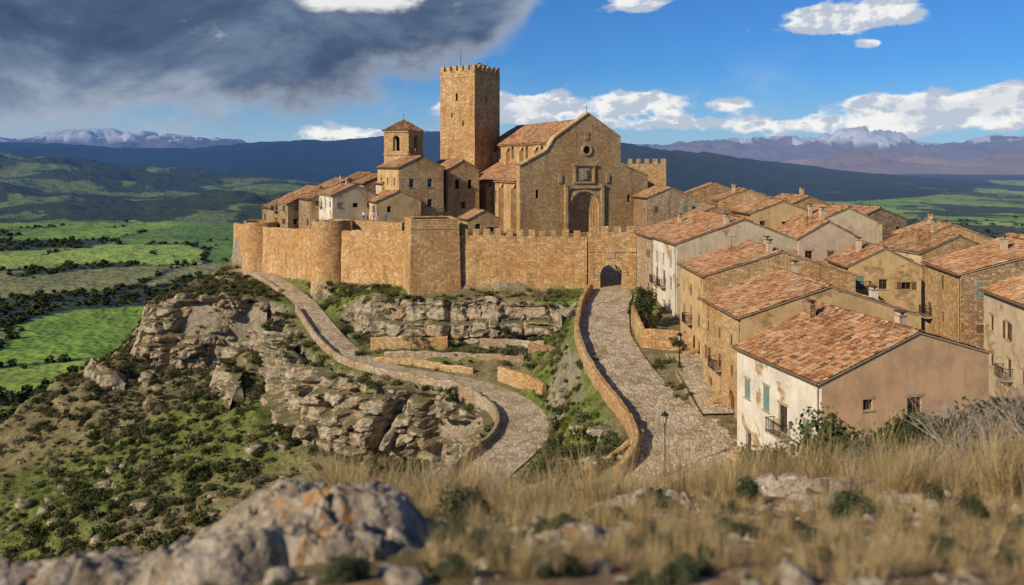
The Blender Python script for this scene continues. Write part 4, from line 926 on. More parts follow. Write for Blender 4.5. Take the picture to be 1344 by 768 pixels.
def tuft_mesh(name,n,h,spread,w,mat,seed,bend=.5):
    r=np.random.default_rng(seed);V=[];F=[];R=[]
    for i in range(n):
        a=r.uniform(0,6.28);b0=np.array([math.cos(a),math.sin(a),0])*r.uniform(0,spread);dr=a+r.normal(0,.8);L=h*r.uniform(.45,1.1);bd=bend*r.uniform(.2,1.2)
        dv=np.array([math.cos(dr),math.sin(dr),0]);sd=np.array([-dv[1],dv[0],0]);o=len(V);K=3
        for j in range(K):
            t=j/(K-1);p=b0+dv*bd*L*t*t+np.array([0,0,L*(t-.25*bd*t*t)]);ww=w*(1-t*.85);V+=[p-sd*ww,p+sd*ww]
        for j in range(K-1):F.append([o+2*j,o+2*j+1,o+2*j+3,o+2*j+2]);R.append(r.uniform(0,1))
    return np_mesh(name,V,F,[mat],{'rnd':('FACE','FLOAT',R)},False,None,None,False)
def twig_mesh(name,seed,n=7,depth=4,L0=.5,r0=.014,mat=None,up=.35):
    rr=random.Random(seed);mb=MB()
    def br(p,d,L,r,k):
        q=p+d*L;mb.tube(p,q,r,r*.65,mat or TWIG,3)
        if k==0:return
        for _ in range(rr.choice((2,3))):
            e=(d+Vector((rr.gauss(0,.5),rr.gauss(0,.5),rr.gauss(0,.3)+up*.4))).normalized();br(q,e,L*rr.uniform(.6,.85),r*.66,k-1)
    for i in range(n):
        a=rr.uniform(0,6.28);br(Vector((0,0,-.05)),Vector((math.cos(a)*.6,math.sin(a)*.6,rr.uniform(.5,1.3))).normalized(),L0*rr.uniform(.7,1.2),r0,depth)
    me=bpy.data.meshes.new(name);me.from_pydata(mb.v,[],mb.f);me.materials.append(mat or TWIG);return bpy.data.objects.new(name,me)
def rock_mesh(name,seed,mat):
    import bmesh
    bm=bmesh.new();bmesh.ops.create_icosphere(bm,subdivisions=3,radius=1.);rr=np.array([v.co for v in bm.verts])
    d=1+.35*fbm(rr[:,0]*1.2+seed,rr[:,1]*1.2,rr[:,2]*1.2,3,seed)
    q=np.sign(rr)*np.abs(rr)**.75*d[:,None]*np.array([1,.8,.55])
    for v,c in zip(bm.verts,q):v.co=c
    me=bpy.data.meshes.new(name);bm.to_mesh(me);bm.free();me.materials.append(mat);return bpy.data.objects.new(name,me)
def coll(name,obs):
    c=bpy.data.collections.new(name)
    for o in obs:c.objects.link(o)
    return c
def scatter(name,P,S,collection,seed=0,tilt=.15):
    P=np.asarray(P,float);n=len(P);r=np.random.default_rng(seed)
    if n==0:return
    S=np.asarray(S,float)
    if S.ndim==1:S=np.stack([S*r.uniform(.85,1.15,n),S*r.uniform(.85,1.15,n),S*r.uniform(.8,1.2,n)],1)
    me=bpy.data.meshes.new(name);me.vertices.add(n);me.vertices.foreach_set('co',P.ravel())
    a=me.attributes.new('rot','FLOAT_VECTOR','POINT');a.data.foreach_set('vector',np.stack([r.normal(0,tilt,n),r.normal(0,tilt,n),r.uniform(0,6.28,n)],1).astype(np.float32).ravel())
    a=me.attributes.new('scl','FLOAT_VECTOR','POINT');a.data.foreach_set('vector',S.astype(np.float32).ravel())
    a=me.attributes.new('idx','INT','POINT');a.data.foreach_set('value',r.integers(0,99,n).astype(np.int32))
    o=link(bpy.data.objects.new(name,me))
    g=bpy.data.node_groups.new(name+'_nodes','GeometryNodeTree')
    g.interface.new_socket('Geometry',in_out='INPUT',socket_type='NodeSocketGeometry');g.interface.new_socket('Geometry',in_out='OUTPUT',socket_type='NodeSocketGeometry')
    N=g.nodes;L=g.links;gi=N.new('NodeGroupInput');go=N.new('NodeGroupOutput')
    ci=N.new('GeometryNodeCollectionInfo');ci.inputs['Collection'].default_value=collection;ci.inputs['Separate Children'].default_value=True;ci.inputs['Reset Children'].default_value=True
    ip=N.new('GeometryNodeInstanceOnPoints');ip.inputs['Pick Instance'].default_value=True
    def na(nm,ty):
        q=N.new('GeometryNodeInputNamedAttribute');q.data_type=ty;q.inputs['Name'].default_value=nm;return [s for s in q.outputs if s.enabled and s.name=='Attribute'][0]
    er=N.new('FunctionNodeEulerToRotation');L.new(na('rot','FLOAT_VECTOR'),er.inputs[0])
    L.new(gi.outputs[0],ip.inputs['Points']);L.new(ci.outputs[0],ip.inputs['Instance']);L.new(na('idx','INT'),ip.inputs['Instance Index'])
    L.new(er.outputs[0],ip.inputs['Rotation']);L.new(na('scl','FLOAT_VECTOR'),ip.inputs['Scale']);L.new(ip.outputs[0],go.inputs[0])
    md=o.modifiers.new('scatter','NODES');md.node_group=g
    return o
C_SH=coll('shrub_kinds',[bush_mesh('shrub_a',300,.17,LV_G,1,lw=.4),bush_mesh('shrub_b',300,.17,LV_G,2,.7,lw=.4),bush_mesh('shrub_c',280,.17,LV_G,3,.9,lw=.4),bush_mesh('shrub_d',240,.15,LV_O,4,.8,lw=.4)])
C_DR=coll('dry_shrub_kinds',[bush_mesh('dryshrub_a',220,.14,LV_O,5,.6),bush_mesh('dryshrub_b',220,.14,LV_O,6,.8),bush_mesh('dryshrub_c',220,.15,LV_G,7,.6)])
C_GR=coll('green_grass_kinds',[tuft_mesh('green_tuft_a',34,.5,.35,.026,LV_B,1),tuft_mesh('green_tuft_b',34,.4,.4,.028,LV_B,2)])
C_DG=coll('dry_grass_kinds',[tuft_mesh('dry_tuft_a',70,.6,.16,.0042,LV_D,3,.6),tuft_mesh('dry_tuft_b',70,.5,.18,.0042,LV_D,4,.8),tuft_mesh('dry_tuft_c',60,.75,.14,.004,LV_D,5,.5)])
C_TR=coll('valley_tree_kinds',[bush_mesh('valley_tree_a',110,.36,LV_F,8,1.,7,0),bush_mesh('valley_tree_b',110,.36,LV_F,9,.9,7,0)])
C_RK=coll('boulder_kinds',[rock_mesh('boulder_a',1,ROCK),rock_mesh('boulder_b',2,ROCK),rock_mesh('boulder_c',3,ROCK)])
C_ST=coll('stone_kinds',[rock_mesh('stone_a',4,ROCKN),rock_mesh('stone_b',5,ROCKN),rock_mesh('stone_c',6,ROCKN)])
def rand_pts(n,x0,x1,y0,y1,seed):
    r=np.random.default_rng(seed);return r.uniform(x0,x1,n),r.uniform(y0,y1,n),r
CCR=resample([(a,b,0) for a,b in CW],2.)
def clear(x,y):
    d1,_=dline(x,y,SS,2);d2,_=dline(x,y,LL,2);z=hgt(x,y);d3,_=dline(x,y,CCR,1)
    return (d1>4.6)&(d2>3.2)&~((y>136)&(z>-15))&~((x>14.5)&(y>56))&~((x>11)&(y>128))&(d3>2.2)&(~((np.abs(x+12)<5.5)&(y>132)))
x,y,r=rand_pts(12500,-105,14,60,182,1)
dn=fbm(x*.06,y*.06,0,3,91)+.5*fbm(x*.3,y*.3,0,2,92);sl=samp(slope,x,y)
ok=clear(x,y)&(dn>-.1-.25*(x<-25)+.15*samp(veg,x,y))&((sl<1.6)|(r.random(len(x))<.3))
x,y=x[ok],y[ok];s=r.gamma(2.2,.27,len(x))+.2;s=np.where(y>122,np.minimum(s,1.1),s)
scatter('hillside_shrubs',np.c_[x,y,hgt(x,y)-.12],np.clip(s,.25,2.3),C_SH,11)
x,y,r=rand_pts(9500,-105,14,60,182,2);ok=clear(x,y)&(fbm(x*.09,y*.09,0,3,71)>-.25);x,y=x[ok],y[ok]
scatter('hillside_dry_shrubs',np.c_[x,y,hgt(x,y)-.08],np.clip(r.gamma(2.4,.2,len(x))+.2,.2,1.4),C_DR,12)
x,y,r=rand_pts(20000,-70,14,70,182,3);ok=clear(x,y)&(samp(veg,x,y)>.66+.2*r.random(len(x)))&(samp(slope,x,y)<1.6);x,y=x[ok],y[ok]
scatter('hillside_grass',np.c_[x,y,hgt(x,y)-.03],r.uniform(.5,1.2,len(x)),C_GR,13)
x,y,r=rand_pts(1000,-100,10,60,175,4);ok=clear(x,y)&(fbm(x*.07,y*.07,0,3,51)>-.05);x,y=x[ok],y[ok]
scatter('hillside_boulders',np.c_[x,y,hgt(x,y)-.1],np.clip(r.gamma(2.,.26,len(x))+.15,.15,1.6),C_RK,14)
ed=[]
for a in ((-14,126),(4,123),(7,118),(6.5,112),(6,106),(16.8,112),(17.5,107),(18,102),(17,117),(18.6,99.6),(8,96),(7.2,92),(16.3,94),(16.2,88),(16.4,84),(-21,122),(-3,121),(0,119),(3,112),(-30,144),(-35,152)):
    for k in range(5):
        xx,yy=a[0]+random.gauss(0,.8),a[1]+random.gauss(0,.9);ed.append((xx,yy,float(hgt(xx,yy)[0])-.1+(.9 if a[0]>16.5 else 0)))
scatter('ledge_shrubs',ed,RNG.uniform(.4,1.1,len(ed)),C_SH,15)
cp=np.array(CLIFF_PTS);r=np.random.default_rng(77);k=r.random(len(cp))<np.choose(cp[:,3].astype(int),[.7,.85,.22]);cp=cp[k]
dL_,_=dline(cp[:,0],cp[:,1],LL,1);cp=cp[dL_>3.0]
sz=np.where(cp[:,3]==2,r.uniform(.25,.7,len(cp)),r.uniform(.35,1.3,len(cp)))
scatter('cliff_shrubs',cp[:,:3]+np.c_[r.normal(0,.4,len(cp)),r.normal(0,.4,len(cp)),np.full(len(cp),-.15)],sz,C_SH,16)
def tree(name,x,y,z,h,seed,mat,leaf=.22,n=1500,sp=.5):
    e=empty(name,(x,y,z));rr=random.Random(seed);mb=MB();tips=[]
    def br(p,d,L,r,k):
        q=p+d*L;mb.tube(p,q,r,r*.7,BARK,6)
        if k<=1:tips.append(q)
        if k==0:return
        for _ in range(3 if k>1 else 2):
            ee=(d+Vector((rr.gauss(0,sp),rr.gauss(0,sp),rr.gauss(.1,.25)))).normalized();br(q,ee,L*rr.uniform(.6,.8),r*.6,k-1)
    br(Vector((0,0,-.3)),Vector((0,0,1)),h*.32,h*.03,4);mb.build('trunk_and_limbs',e)
    r=np.random.default_rng(seed);T_=np.array([tuple(t) for t in tips]);k=r.integers(0,len(T_),n);p=T_[k]+r.normal(0,h*.06,(n,3))
    nn=r.normal(0,1,(n,3));nn/=np.linalg.norm(nn,axis=1)[:,None];t=np.cross(nn,[0,0,1.]);t/=np.linalg.norm(t,axis=1)[:,None]+1e-6;b=np.cross(nn,t);s=leaf*r.uniform(.5,1.3,(n,1))
    V=np.stack([p-t*s*.5,p+b*s*.45,p+t*s*.5,p-b*s*.45],1).reshape(-1,3)
    np_mesh('leaves',V,np.arange(n*4).reshape(-1,4),[mat],{'rnd':('FACE','FLOAT',r.uniform(0,1,len(T_))[k]*.5+r.uniform(0,.5,n))},False,e)
tree('bare_tree',-12.6,150,-13,6.8,3,LV_O,.16,700);tree('bare_tree',-10.2,148.5,-13,4.6,5,LV_O,.16,500)
tree('small_tree',16.6,108,-20.3,5.0,8,LV_G,.2,1700);tree('small_tree',17.4,113,-19.8,4.2,9,LV_G,.2,1400)
tree('small_tree',-14,121.6,-26,3.0,12,LV_O,.15,500);tree('small_tree',-1,124,-25.8,3.2,14,LV_G,.18,700)
# ------------------------------------------------------------------ foreground knoll
ax=np.arange(-19,19.01,.1);ay=np.arange(.2,27,.1);AX,AY=np.meshgrid(ax,ay)
def fgz(X,Y):
    X=np.asarray(X,float);Y=np.asarray(Y,float)
    c=np.interp(Y,[0,3.3,5,8,11,14,18,22,27],[-1.58,-1.6,-2.12,-3.2,-4.4,-5.9,-8.6,-11.6,-15.2])
    rt=np.interp(Y,[0,3.3,5,8,11,14,18,22,27],[-1.58,-1.6,-2.15,-3.15,-4.1,-5.2,-6.9,-10.4,-15.2])
    lf=np.interp(Y,[0,3.3,5,8,11,14,18,22,27],[-1.62,-1.75,-2.45,-4.2,-6.2,-8.4,-11,-13.6,-17.5])
    q=X/np.maximum(Y,3)
    z=c+(rt-c)*sst(.1,.33,q);z=z+(lf-z)*sst(-.22,-.42,q)
    return z+.08*fbm(X*.6,Y*.6,0,4,5)+.035*fbm(X*4,Y*4,0,3,6)
AZ=fgz(AX,AY)
def soil():
    m=M('knoll_soil');p=m.pos();a=m.noise(p,.9,4,.6);b=m.noise(p,5,5,.75);f=m.noise(p,30,3,.7)
    col=m.ramp(b,[(.28,(.10,.055,.026)),(.45,(.25,.145,.07)),(.6,(.39,.245,.125)),(.78,(.52,.40,.26))])
    col=m.mix(m.math('MULTIPLY',m.ss(a,.46,.60),.6),col,m.ramp(f,[(.3,(.055,.055,.018)),(.7,(.21,.185,.07))]))
    return m.fin(col,.95,m.bump(m.math('ADD',b,m.math('MULTIPLY',f,.4)),.9,.05))
np_mesh('foreground_ground',np.stack([AX,AY,AZ],-1).reshape(-1,3),gridF(len(ax),len(ay)),[soil()],None,True)
def slab(name,cx,cy,rx,ry,h,seed,prof=None,res=.02):
    xs=np.arange(-rx*1.15,rx*1.15,res);ys=np.arange(-ry*1.15,ry*1.15,res);X,Y=np.meshgrid(xs,ys);wx,wy=X+cx,Y+cy
    rr=np.sqrt((X/rx)**2+(Y/ry)**2)+.28*fbm(wx*1.5,wy*1.5,0,3,seed)
    edge=sst(1.05,.6,rr)
    w1,w2,cid=worley(wx*1.1+.5*vn(wx*2,wy*2,0,seed),wy*1.5+.5*vn(wx*2,wy*2,4,seed),seed)
    u1,u2,ci2=worley(wx*4+.4*vn(wx*5,wy*5,0,seed),wy*4+.4*vn(wx*5,wy*5,4,seed),seed+31)
    H=h*edge*(.8+.2*cid)-sst(.08,0,w2)*.09*edge-sst(.12,0,u2)*.022*edge+edge*(.12*fbm(wx*1.4,wy*1.4,0,3,seed+3,.5)+.045*(1-2*np.abs(fbm(wx*4,wy*4,0,4,seed+4)))+.03*fbm(wx*14,wy*14,0,3,seed+5))
    if prof is not None:H=H*np.interp(X/rx,*prof)
    Z=fgz(wx,wy)+H-.12*(1-edge)-.02
    return np_mesh(name,np.stack([wx,wy,Z],-1).reshape(-1,3),gridF(len(xs),len(ys)),[ROCKN],None,False)
slab('limestone_outcrop',-2.0,4.9,1.8,1.3,.30,3,([-1,-.5,-.1,.2,.5,1],[.5,.7,.95,1.1,.9,.7]))
slab('limestone_outcrop',-3.7,6.3,.9,.7,.2,5);slab('limestone_outcrop',-.9,4.3,.6,.35,.10,8)
slab('limestone_outcrop',3.5,9.9,1.0,.5,.20,9,res=.03);slab('limestone_outcrop',5.3,10.6,1.3,.6,.30,10,res=.03);slab('limestone_outcrop',1.5,9.1,.8,.4,.12,11,res=.03);slab('limestone_outcrop',2.6,7.6,.45,.25,.1,13,res=.03)
slab('limestone_outcrop',5.0,7.6,.5,.25,.10,15);slab('limestone_outcrop',3.9,8.4,.5,.25,.10,19);slab('limestone_outcrop',.3,4.6,.45,.25,.06,23)
r=np.random.default_rng(5)
n=900;y=3+10*r.random(n)**1.2;x=r.uniform(-.6,.75,n)*y;s=np.clip(r.gamma(1.2,.015,n)+.008,.008,.1)
scatter('loose_stones',np.c_[x,y,fgz(x,y)+s*.1],s,C_ST,21,.4)
n=3600;y=r.uniform(7.8,17,n);x=r.uniform(-.22,.62,n)*y;q=x/y
k=(fbm(x*.5,y*.5,0,3,41)+.35*(y>9.)>.10)&~((np.abs(q-.0)<.09)&(y>9.5)&(r.random(n)<.4));x,y=x[k],y[k]
s=np.clip(r.gamma(5,.135,len(x)),.3,1.4)*np.where(y<9,.55,1.)
scatter('dry_grass',np.c_[x,y,fgz(x,y)-.02],s,C_DG,22)
n=620;y=r.uniform(3.4,9,n);x=r.uniform(-.12,.6,n)*y;scatter('short_dry_grass',np.c_[x,y,fgz(x,y)-.01],r.uniform(.1,.36,n),C_DG,23)
C_CU=coll('cushion_kinds',[bush_mesh('cushion_a',4200,.07,LV_S,20,.75,12,14,.7,.45),bush_mesh('cushion_b',4200,.07,LV_S,21,.7,10,14,.7,.45)])
cu=[(-1.32,8.1,.36),(-.33,6.3,.34),(.3,8.4,.28),(1.45,8.7,.32),(2.4,8.8,.26),(.75,6.9,.22),(2.6,6.8,.26),(3.4,6.4,.2),(-.35,4.5,.14),(1.35,5.4,.18),(-2.6,7.9,.34),(-3.5,8.6,.45),(-4.6,9.2,.55),(3.9,8.0,.25),(-1.0,7.2,.2),(2.2,4.4,.14),(.9,4.0,.11),(-.9,9.6,.4),(4.7,7.0,.28),(-.7,6.9,.2),(3.0,5.0,.16),(-3.5,6.3,.3),(-3.2,5.2,.22),(-3.6,7.2,.4),(1.9,7.9,.2),(3.1,7.6,.2)]
P=[(a,b,float(fgz(a,b))-.03) for a,b,c in cu];scatter('cushion_shrubs',P,[c for a,b,c in cu],C_CU,24,.08)
n=420;y=r.uniform(3.4,12,n);x=r.uniform(-.6,.6,n)*y;scatter('ground_herbs',np.c_[x,y,fgz(x,y)-.01],r.uniform(.03,.12,n),C_CU,25,.1)
C_BB=coll('bush_kinds',[bush_mesh('bush_a',6000,.07,LV_G,30,1.,14,16,.7,.42),bush_mesh('bush_b',6000,.065,LV_G,31,.9,12,16,.7,.42),bush_mesh('bush_c',4200,.055,LV_O,32,1.,12,20,.7,.42)])
bb=[(5.9,14.5,1.15),(6.9,15,1.35),(7.8,14,1.2),(8.6,15,1.4),(5.2,14,.8),(4.2,14.5,.7),(9.3,15.5,1.4),(6.2,16.5,1.4),(3.4,13.5,.5),(2.4,14,.55),(7.3,12.8,.7),(-.9,11.5,.45),(-1.9,12,.45),(1.2,13.5,.5),(-3.2,11,.6),(8.2,12.6,.8),(-2.4,14.5,.6),(4.9,16,1.0),(3.6,15,.7),(-3.6,13,.7),(1.9,12.2,.4),(7.6,15.6,1.5)]
P=[(a,b,float(fgz(a,b))-.06) for a,b,c in bb];scatter('knoll_bushes',P,[c for a,b,c in bb],C_BB,26,.1)
C_TW=coll('twig_kinds',[twig_mesh('twigs_a',1,9,5,.42,.018),twig_mesh('twigs_b',2,9,5,.42,.018),twig_mesh('twigs_c',3,9,5,.42,.018)])
tw=[(6.7,12.4,.85),(7.4,12.0,1.0),(8.,12.4,1.1),(6.1,12.6,.7),(8.6,12.8,1.1),(7.0,13.2,1.1),(-.9,9.8,.4),(-.2,10.4,.4),(.4,9.9,.35),(-1.5,10.8,.4),(8.2,14.0,1.3),(.9,11.5,.35),(5.4,13.2,.6)]
P=[(a,b,float(fgz(a,b))-.03) for a,b,c in tw];scatter('bare_twigs',P,[c for a,b,c in tw],C_TW,27,.1)
# ------------------------------------------------------------------ valley & mountains
fpx=1150.
def azt(px):return math.atan((px-672)/fpx)
na_,nr_=980,520
az=np.radians(np.linspace(-62,62,na_));rad=np.r_[np.geomspace(120,3000,270),np.geomspace(3020,32000,nr_-270)]
AZM,RD=np.meshgrid(az,rad);VX=RD*np.sin(AZM);VY=RD*np.cos(AZM)
base=-150+6*fbm(VX/400,VY/400,0,4,1)+14*fbm(VX/1500,VY/1500,0,3,2)*sst(400,1500,RD)
VZ_=base.copy();kind=np.zeros(VX.shape)
def ridge(r0,wf,wb,prof,kd,seed,rough=.22,sc_=700):
    global VZ_,kind
    a=np.array([azt(p) for p,_ in prof])
    H=np.interp(AZM,a,[(215-yy)*r0/fpx+150 for _,yy in prof])
    H=np.maximum(H,0);rr=(VY-r0+ .12*r0*fbm(AZM*6,seed,0,3,seed))/np.where(VY<r0,wf,wb)
    sh=np.exp(-np.clip(rr,-6,6)**2*1.1)
    rg=1-np.abs(fbm(VX/sc_,VY/sc_,0,5,seed+1,.55))*2
    hh=H*sh*(1-rough+rough*1.25*rg)
    new=base+hh
    kind=np.where((new>VZ_)&(hh>12),kd,kind);VZ_=np.maximum(VZ_,new)
ridge(4300,1500,1400,[(-900,200),(0,203),(60,208),(120,210),(180,216),(240,222),(310,228),(400,236),(480,243),(600,250),(700,262)],1,11,.3,500)
ridge(2600,600,600,[(-900,262),(0,262),(90,256),(180,262),(260,256),(330,250),(420,262),(500,280)],1,14,.4,300)
ridge(9000,2500,2500,[(-900,188),(0,185),(60,190),(150,194),(250,197),(320,191),(400,186),(480,182),(560,175),(620,182),(700,193),(760,199),(900,200),(960,230)],2,21,.22,1500)
ridge(5600,1700,1500,[(640,240),(700,200),(780,188),(820,191),(880,196),(950,205),(1040,215),(1120,225),(1220,235),(1344,246),(1500,262)],3,31,.26,900)
ridge(17500,3500,3500,[(-900,176),(0,179),(60,175),(110,170),(180,173),(240,180),(300,184),(400,190),(520,194),(700,194),(860,193),(930,187),(1000,183),(1060,181),(1100,173),(1130,170),(1165,174),(1200,182),(1240,186),(1300,181),(1344,175),(2200,174)],5,41,.42,1500)
ridge(11500,1800,1800,[(960,226),(1040,212),(1100,204),(1150,199),(1200,203),(1270,209),(1344,200),(1700,200)],4,51,.45,1000)
wx=VX+60*fbm(VX/220,VY/220,0,3,61);wy=VY+60*fbm(VX/220,VY/220,3.,3,62)
w1,w2,cid=worley(wx/260,wy/330,63)
fo=fbm(wx/520,wy/900,0,4,64)+.25*fbm(VX/60,VY/60,0,3,65)
COL=np.zeros(VX.shape+(3,))
g1=np.array([.165,.26,.035]);g2=np.array([.23,.31,.055]);g3=np.array([.11,.18,.033]);ol=np.array([.21,.21,.08])
ch=(cid*7.99).astype(int);pal=np.stack([g1,g2,g3,g1,ol,g2,g1,g2])
COL[:]=pal[ch];COL*=(1+.22*fbm(VX/25,VY/25,0,3,66))[...,None]*(1+.25*fbm(VX/200,VY/120,0,3,86))[...,None]
def seg(x0,y0,x1,y1,w):
    dx,dy=x1-x0,y1-y0;t=np.clip(((wx-x0)*dx+(wy-y0)*dy)/(dx*dx+dy*dy),0,1);return np.hypot(wx-x0-t*dx,wy-y0-t*dy)<w*(1+.5*fbm(VX/90,VY/90,0,3,97))
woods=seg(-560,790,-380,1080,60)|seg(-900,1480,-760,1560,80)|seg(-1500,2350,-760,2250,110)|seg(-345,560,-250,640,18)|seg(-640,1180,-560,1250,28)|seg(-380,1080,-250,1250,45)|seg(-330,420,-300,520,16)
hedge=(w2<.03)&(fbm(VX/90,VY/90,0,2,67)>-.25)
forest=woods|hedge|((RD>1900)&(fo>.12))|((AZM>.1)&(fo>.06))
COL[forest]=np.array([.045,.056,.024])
sv=fbm(VX/240,VY/240,0,4,68)
COL[(kind==1)&(sv<.2)]=np.array([.038,.05,.022]);COL[(kind==1)&(sv>=.2)]=np.array([.12,.15,.05])  # forest on the left hills, base colour darkened to stand for cloud shadow
COL[kind==2]=np.array([.016,.024,.028]);COL[kind==3]=np.array([.018,.028,.02]);COL[(kind==3)&(sv>.45)&(VZ_<-90)]=np.array([.07,.09,.03])  # first colour puts cloud shadow over the left ridges into the base colour
rk=fbm(VX/900,VY/900,VZ_/300,4,69)
COL[kind==4]=(np.array([.30,.18,.12])+.14*rk[...,None]*np.array([1,.9,.8]))[kind==4]
k5=kind==5;COL[k5]=(np.array([.22,.155,.135])+.10*rk[...,None])[k5]
snow=k5&(VZ_>400+200*fbm(VX/600,VY/600,0,4,70))&(AZM>.31)&(AZM<.5)|k5&(VZ_>500+160*fbm(VX/500,VY/500,0,4,70))
COL[snow]=np.array([.9,.92,.95])
COL=np.clip(COL,0.005,1)
def far_mat():
    m=M('valley_land_haze');c=m.attr('col',0);p=m.pos();n=m.noise(p,.012,4,.7);n2=m.noise(p,.09,3,.7)
    c=m.mix(m.math('MULTIPLY',m.ss(n2,.4,.7),.4),c,m.mix(1.,c,(.5,.52,.5),'MULTIPLY'));c=m.mix(m.math('MULTIPLY',m.ss(n,.35,.65),.3),c,m.mix(1.,c,(1.5,1.4,1.3),'MULTIPLY'))
    d=m.n('ShaderNodeVectorMath',{0:p},operation='LENGTH').outputs['Value']
    x=m.n('ShaderNodeSeparateXYZ',{0:p}).outputs[0]
    hz=m.math('SUBTRACT',1.,m.math('EXPONENT',m.math('DIVIDE',d,-14000.)))  # painted aerial haze, thickening with distance from the origin
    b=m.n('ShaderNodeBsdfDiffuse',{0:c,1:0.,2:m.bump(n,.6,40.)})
    e=m.n('ShaderNodeEmission',{0:m.mix(m.ss(m.math('DIVIDE',x,d),-.2,.35),(.07,.16,.37),(.15,.235,.43)),1:1.})  # haze airlight as surface emission, deeper blue on the cloud-shadowed left
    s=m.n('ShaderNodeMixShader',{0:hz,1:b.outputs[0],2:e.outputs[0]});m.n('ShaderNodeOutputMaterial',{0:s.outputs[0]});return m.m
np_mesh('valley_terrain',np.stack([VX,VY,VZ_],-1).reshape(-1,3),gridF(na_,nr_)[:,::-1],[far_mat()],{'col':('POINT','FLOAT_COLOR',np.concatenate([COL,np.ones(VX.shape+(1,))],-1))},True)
r=np.random.default_rng(9);n=80000
ia=r.integers(0,na_,n);ir=r.integers(60,262,n);wv=(rad[ir]/1600)**1.2
ok=(kind[ir,ia]==0)&(rad[ir]>260)&(((forest[ir,ia])&(AZM[ir,ia]<-.15)&(AZM[ir,ia]>-.75)&(r.random(n)<wv))|((~forest[ir,ia])&(r.random(n)<.005))|((forest[ir,ia])&(AZM[ir,ia]>.1)&(r.random(n)<.12)))
ia,ir=ia[ok],ir[ok];px=VX[ir,ia]+r.normal(0,2.5,len(ia));py=VY[ir,ia]+r.normal(0,4,len(ia))
ok=~((np.abs(px)<215)&(py<330));px,py,ia,ir=px[ok],py[ok],ia[ok],ir[ok]
scatter('valley_trees',np.c_[px,py,VZ_[ir,ia]-.5],np.clip(r.gamma(4,1.,len(px))+1.5,2,8),C_TR,31,.05)
# ------------------------------------------------------------------ world
SUN=Vector((-.68,-.55,.50)).normalized()
w=bpy.data.worlds.new('World');SC.world=w;w.use_nodes=True
m=M('w',world=w)
sky=m.n('ShaderNodeTexSky',sky_type='NISHITA');sky.sun_disc=False;sky.sun_elevation=math.asin(SUN.z);sky.sun_rotation=math.atan2(SUN.x,SUN.y);sky.altitude=800;sky.air_density=1.;sky.dust_density=.6;sky.ozone_density=2.5
D=m.n('ShaderNodeTexCoord').outputs['Generated'];X=m.n('ShaderNodeSeparateXYZ',{0:D})
u=m.math('ARCTAN2',X.outputs[0],X.outputs[1]);v=X.outputs[2]
uv=m.n('ShaderNodeCombineXYZ',{0:u,1:m.math('MULTIPLY',v,1.7),2:0.}).outputs[0]
def nz(sc_,d,r_,loc,dist=.0): return m.noise(m.map(uv,(1,1,1),loc),sc_,d,r_,dist)
base_=m.mix(1.,sky.outputs[0],(.28,.64,1.10),'MULTIPLY')
base_=m.mix(m.math('MULTIPLY',m.ss(v,.11,.0),.6),base_,(4.6,6.2,8.0))
A_=lambda a,b:m.math('ADD',a,b);Mu=lambda a,b:m.math('MULTIPLY',a,b);Sb=lambda a,b:m.math('SUBTRACT',a,b)
def blob(px,py,rx,ry):
    du=m.math('DIVIDE',Sb(u,azt(px)),rx/fpx);dv=m.math('DIVIDE',Sb(v,(215-py)/fpx),ry/fpx)
    return m.math('EXPONENT',Mu(A_(Mu(du,du),Mu(dv,dv)),-1.))
n1=nz(15,6,.58,(3,1,0));n1b=nz(15,6,.58,(3.009,.988,0))
cov=Mu(blob(700,140,170,22),.42)
for b in((1080,166,300,15,.34),(1110,38,80,24,.50),(840,8,50,16,.44),(1325,135,42,16,.50),(440,176,90,15,.34),(1150,142,90,14,.38),(1270,150,70,20,.32),(860,132,60,14,.28),(960,140,28,9,.34),(1145,70,14,6,.34),(430,10,90,30,.3),(640,14,90,24,.2)):
    cov=A_(cov,Mu(blob(*b[:4]),b[4]))
dens=A_(n1,cov);cum=m.ss(dens,.68,.80)
lit=m.ss(Sb(n1b,n1),-.05,.05)
cumc=m.mix(lit,(5.4,6.1,7.3),(10.2,10.1,9.8));cumc=m.mix(Mu(m.ss(dens,.84,1.02),.45),cumc,(5.8,6.5,7.6))
col=m.mix(Mu(cum,.97),base_,cumc)
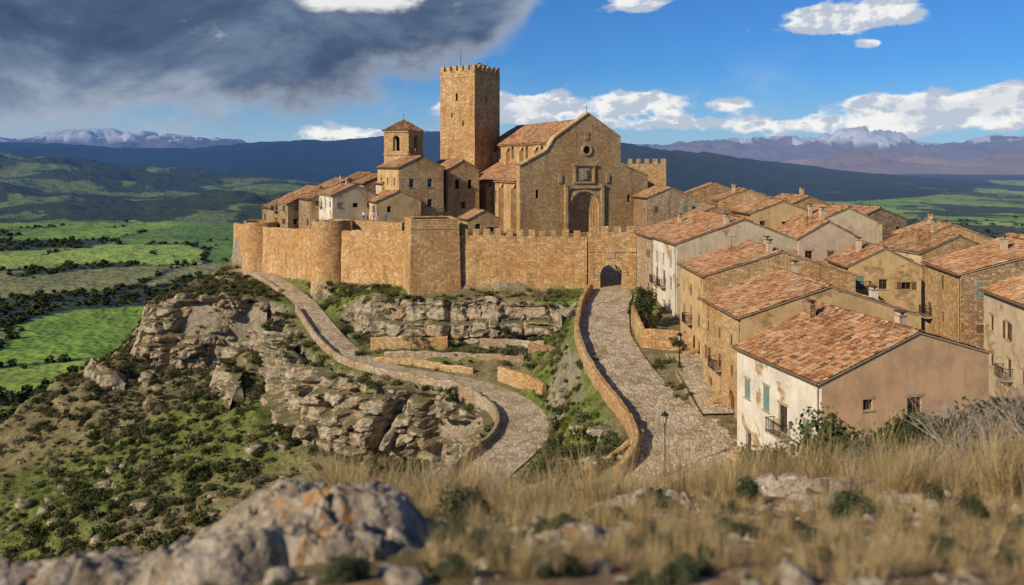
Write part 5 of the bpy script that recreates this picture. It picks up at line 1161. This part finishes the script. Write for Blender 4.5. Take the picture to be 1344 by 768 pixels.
veil=Mu(m.ss(nz(5,4,.6,(1,9,0)),.5,.78),Mu(m.ss(v,.14,.03),.65));col=m.mix(Mu(veil,Sb(1.,cum)),col,(7.4,8,8.8))
edge=A_(.030,Mu(A_(u,.53),.126));edge=A_(edge,Mu(m.math('MAXIMUM',A_(u,.2),0.),.15));edge=A_(edge,Mu(m.math('MAXIMUM',A_(u,.04),0.),.6))
nn=nz(7,5,.58,(0,0,0),.2);dd=A_(Sb(v,edge),Mu(Sb(nn,.5),.13))
back=m.ss(X.outputs[1],-.2,.2)
storm=Mu(m.ss(dd,-.014,.016),back)
nb=nz(4.6,5,.62,(5,2,0),.4);sc2=m.ramp(nb,[(.3,(.42,.78,1.6)),(.46,(.85,1.35,2.3)),(.58,(1.8,2.5,3.7)),(.74,(4.4,5.1,6.0))])
sc2=m.mix(Mu(m.ss(dd,.035,.0),.6),sc2,(5.4,5.9,6.8))
hole=m.ss(A_(nn,Mu(blob(450,5,170,24),.33)),.66,.80);sc2=m.mix(hole,sc2,(9.2,9.2,9.2))
col=m.mix(storm,col,sc2)
rain=Mu(Mu(m.ss(u,-.28,-.5),m.ss(v,.085,.03)),.6);col=m.mix(rain,col,(3.8,4.8,6.0))
bg=m.n('ShaderNodeBackground',{0:col,1:.09});m.n('ShaderNodeOutputWorld',{0:bg.outputs[0]})
# ------------------------------------------------------------------ sun & camera
sl_=bpy.data.lights.new('sun','SUN');sl_.energy=5.0;sl_.angle=math.radians(.5);sl_.color=(1.,.87,.67)
so=link(bpy.data.objects.new('sun',sl_));so.rotation_euler=SUN.to_track_quat('Z','Y').to_euler()
cd=bpy.data.cameras.new('camera');cd.lens=30.8;cd.sensor_width=36;cd.shift_y=-169/1344;cd.clip_start=.1;cd.clip_end=80000
cd.dof.use_dof=True;cd.dof.focus_distance=110;cd.dof.aperture_fstop=1.3
co=link(bpy.data.objects.new('camera',cd));co.rotation_euler=(math.radians(90),0,0);SC.camera=co
SC.view_settings.view_transform='Standard';SC.view_settings.look='None';SC.view_settings.exposure=0
print('OBJ',len(bpy.data.objects))
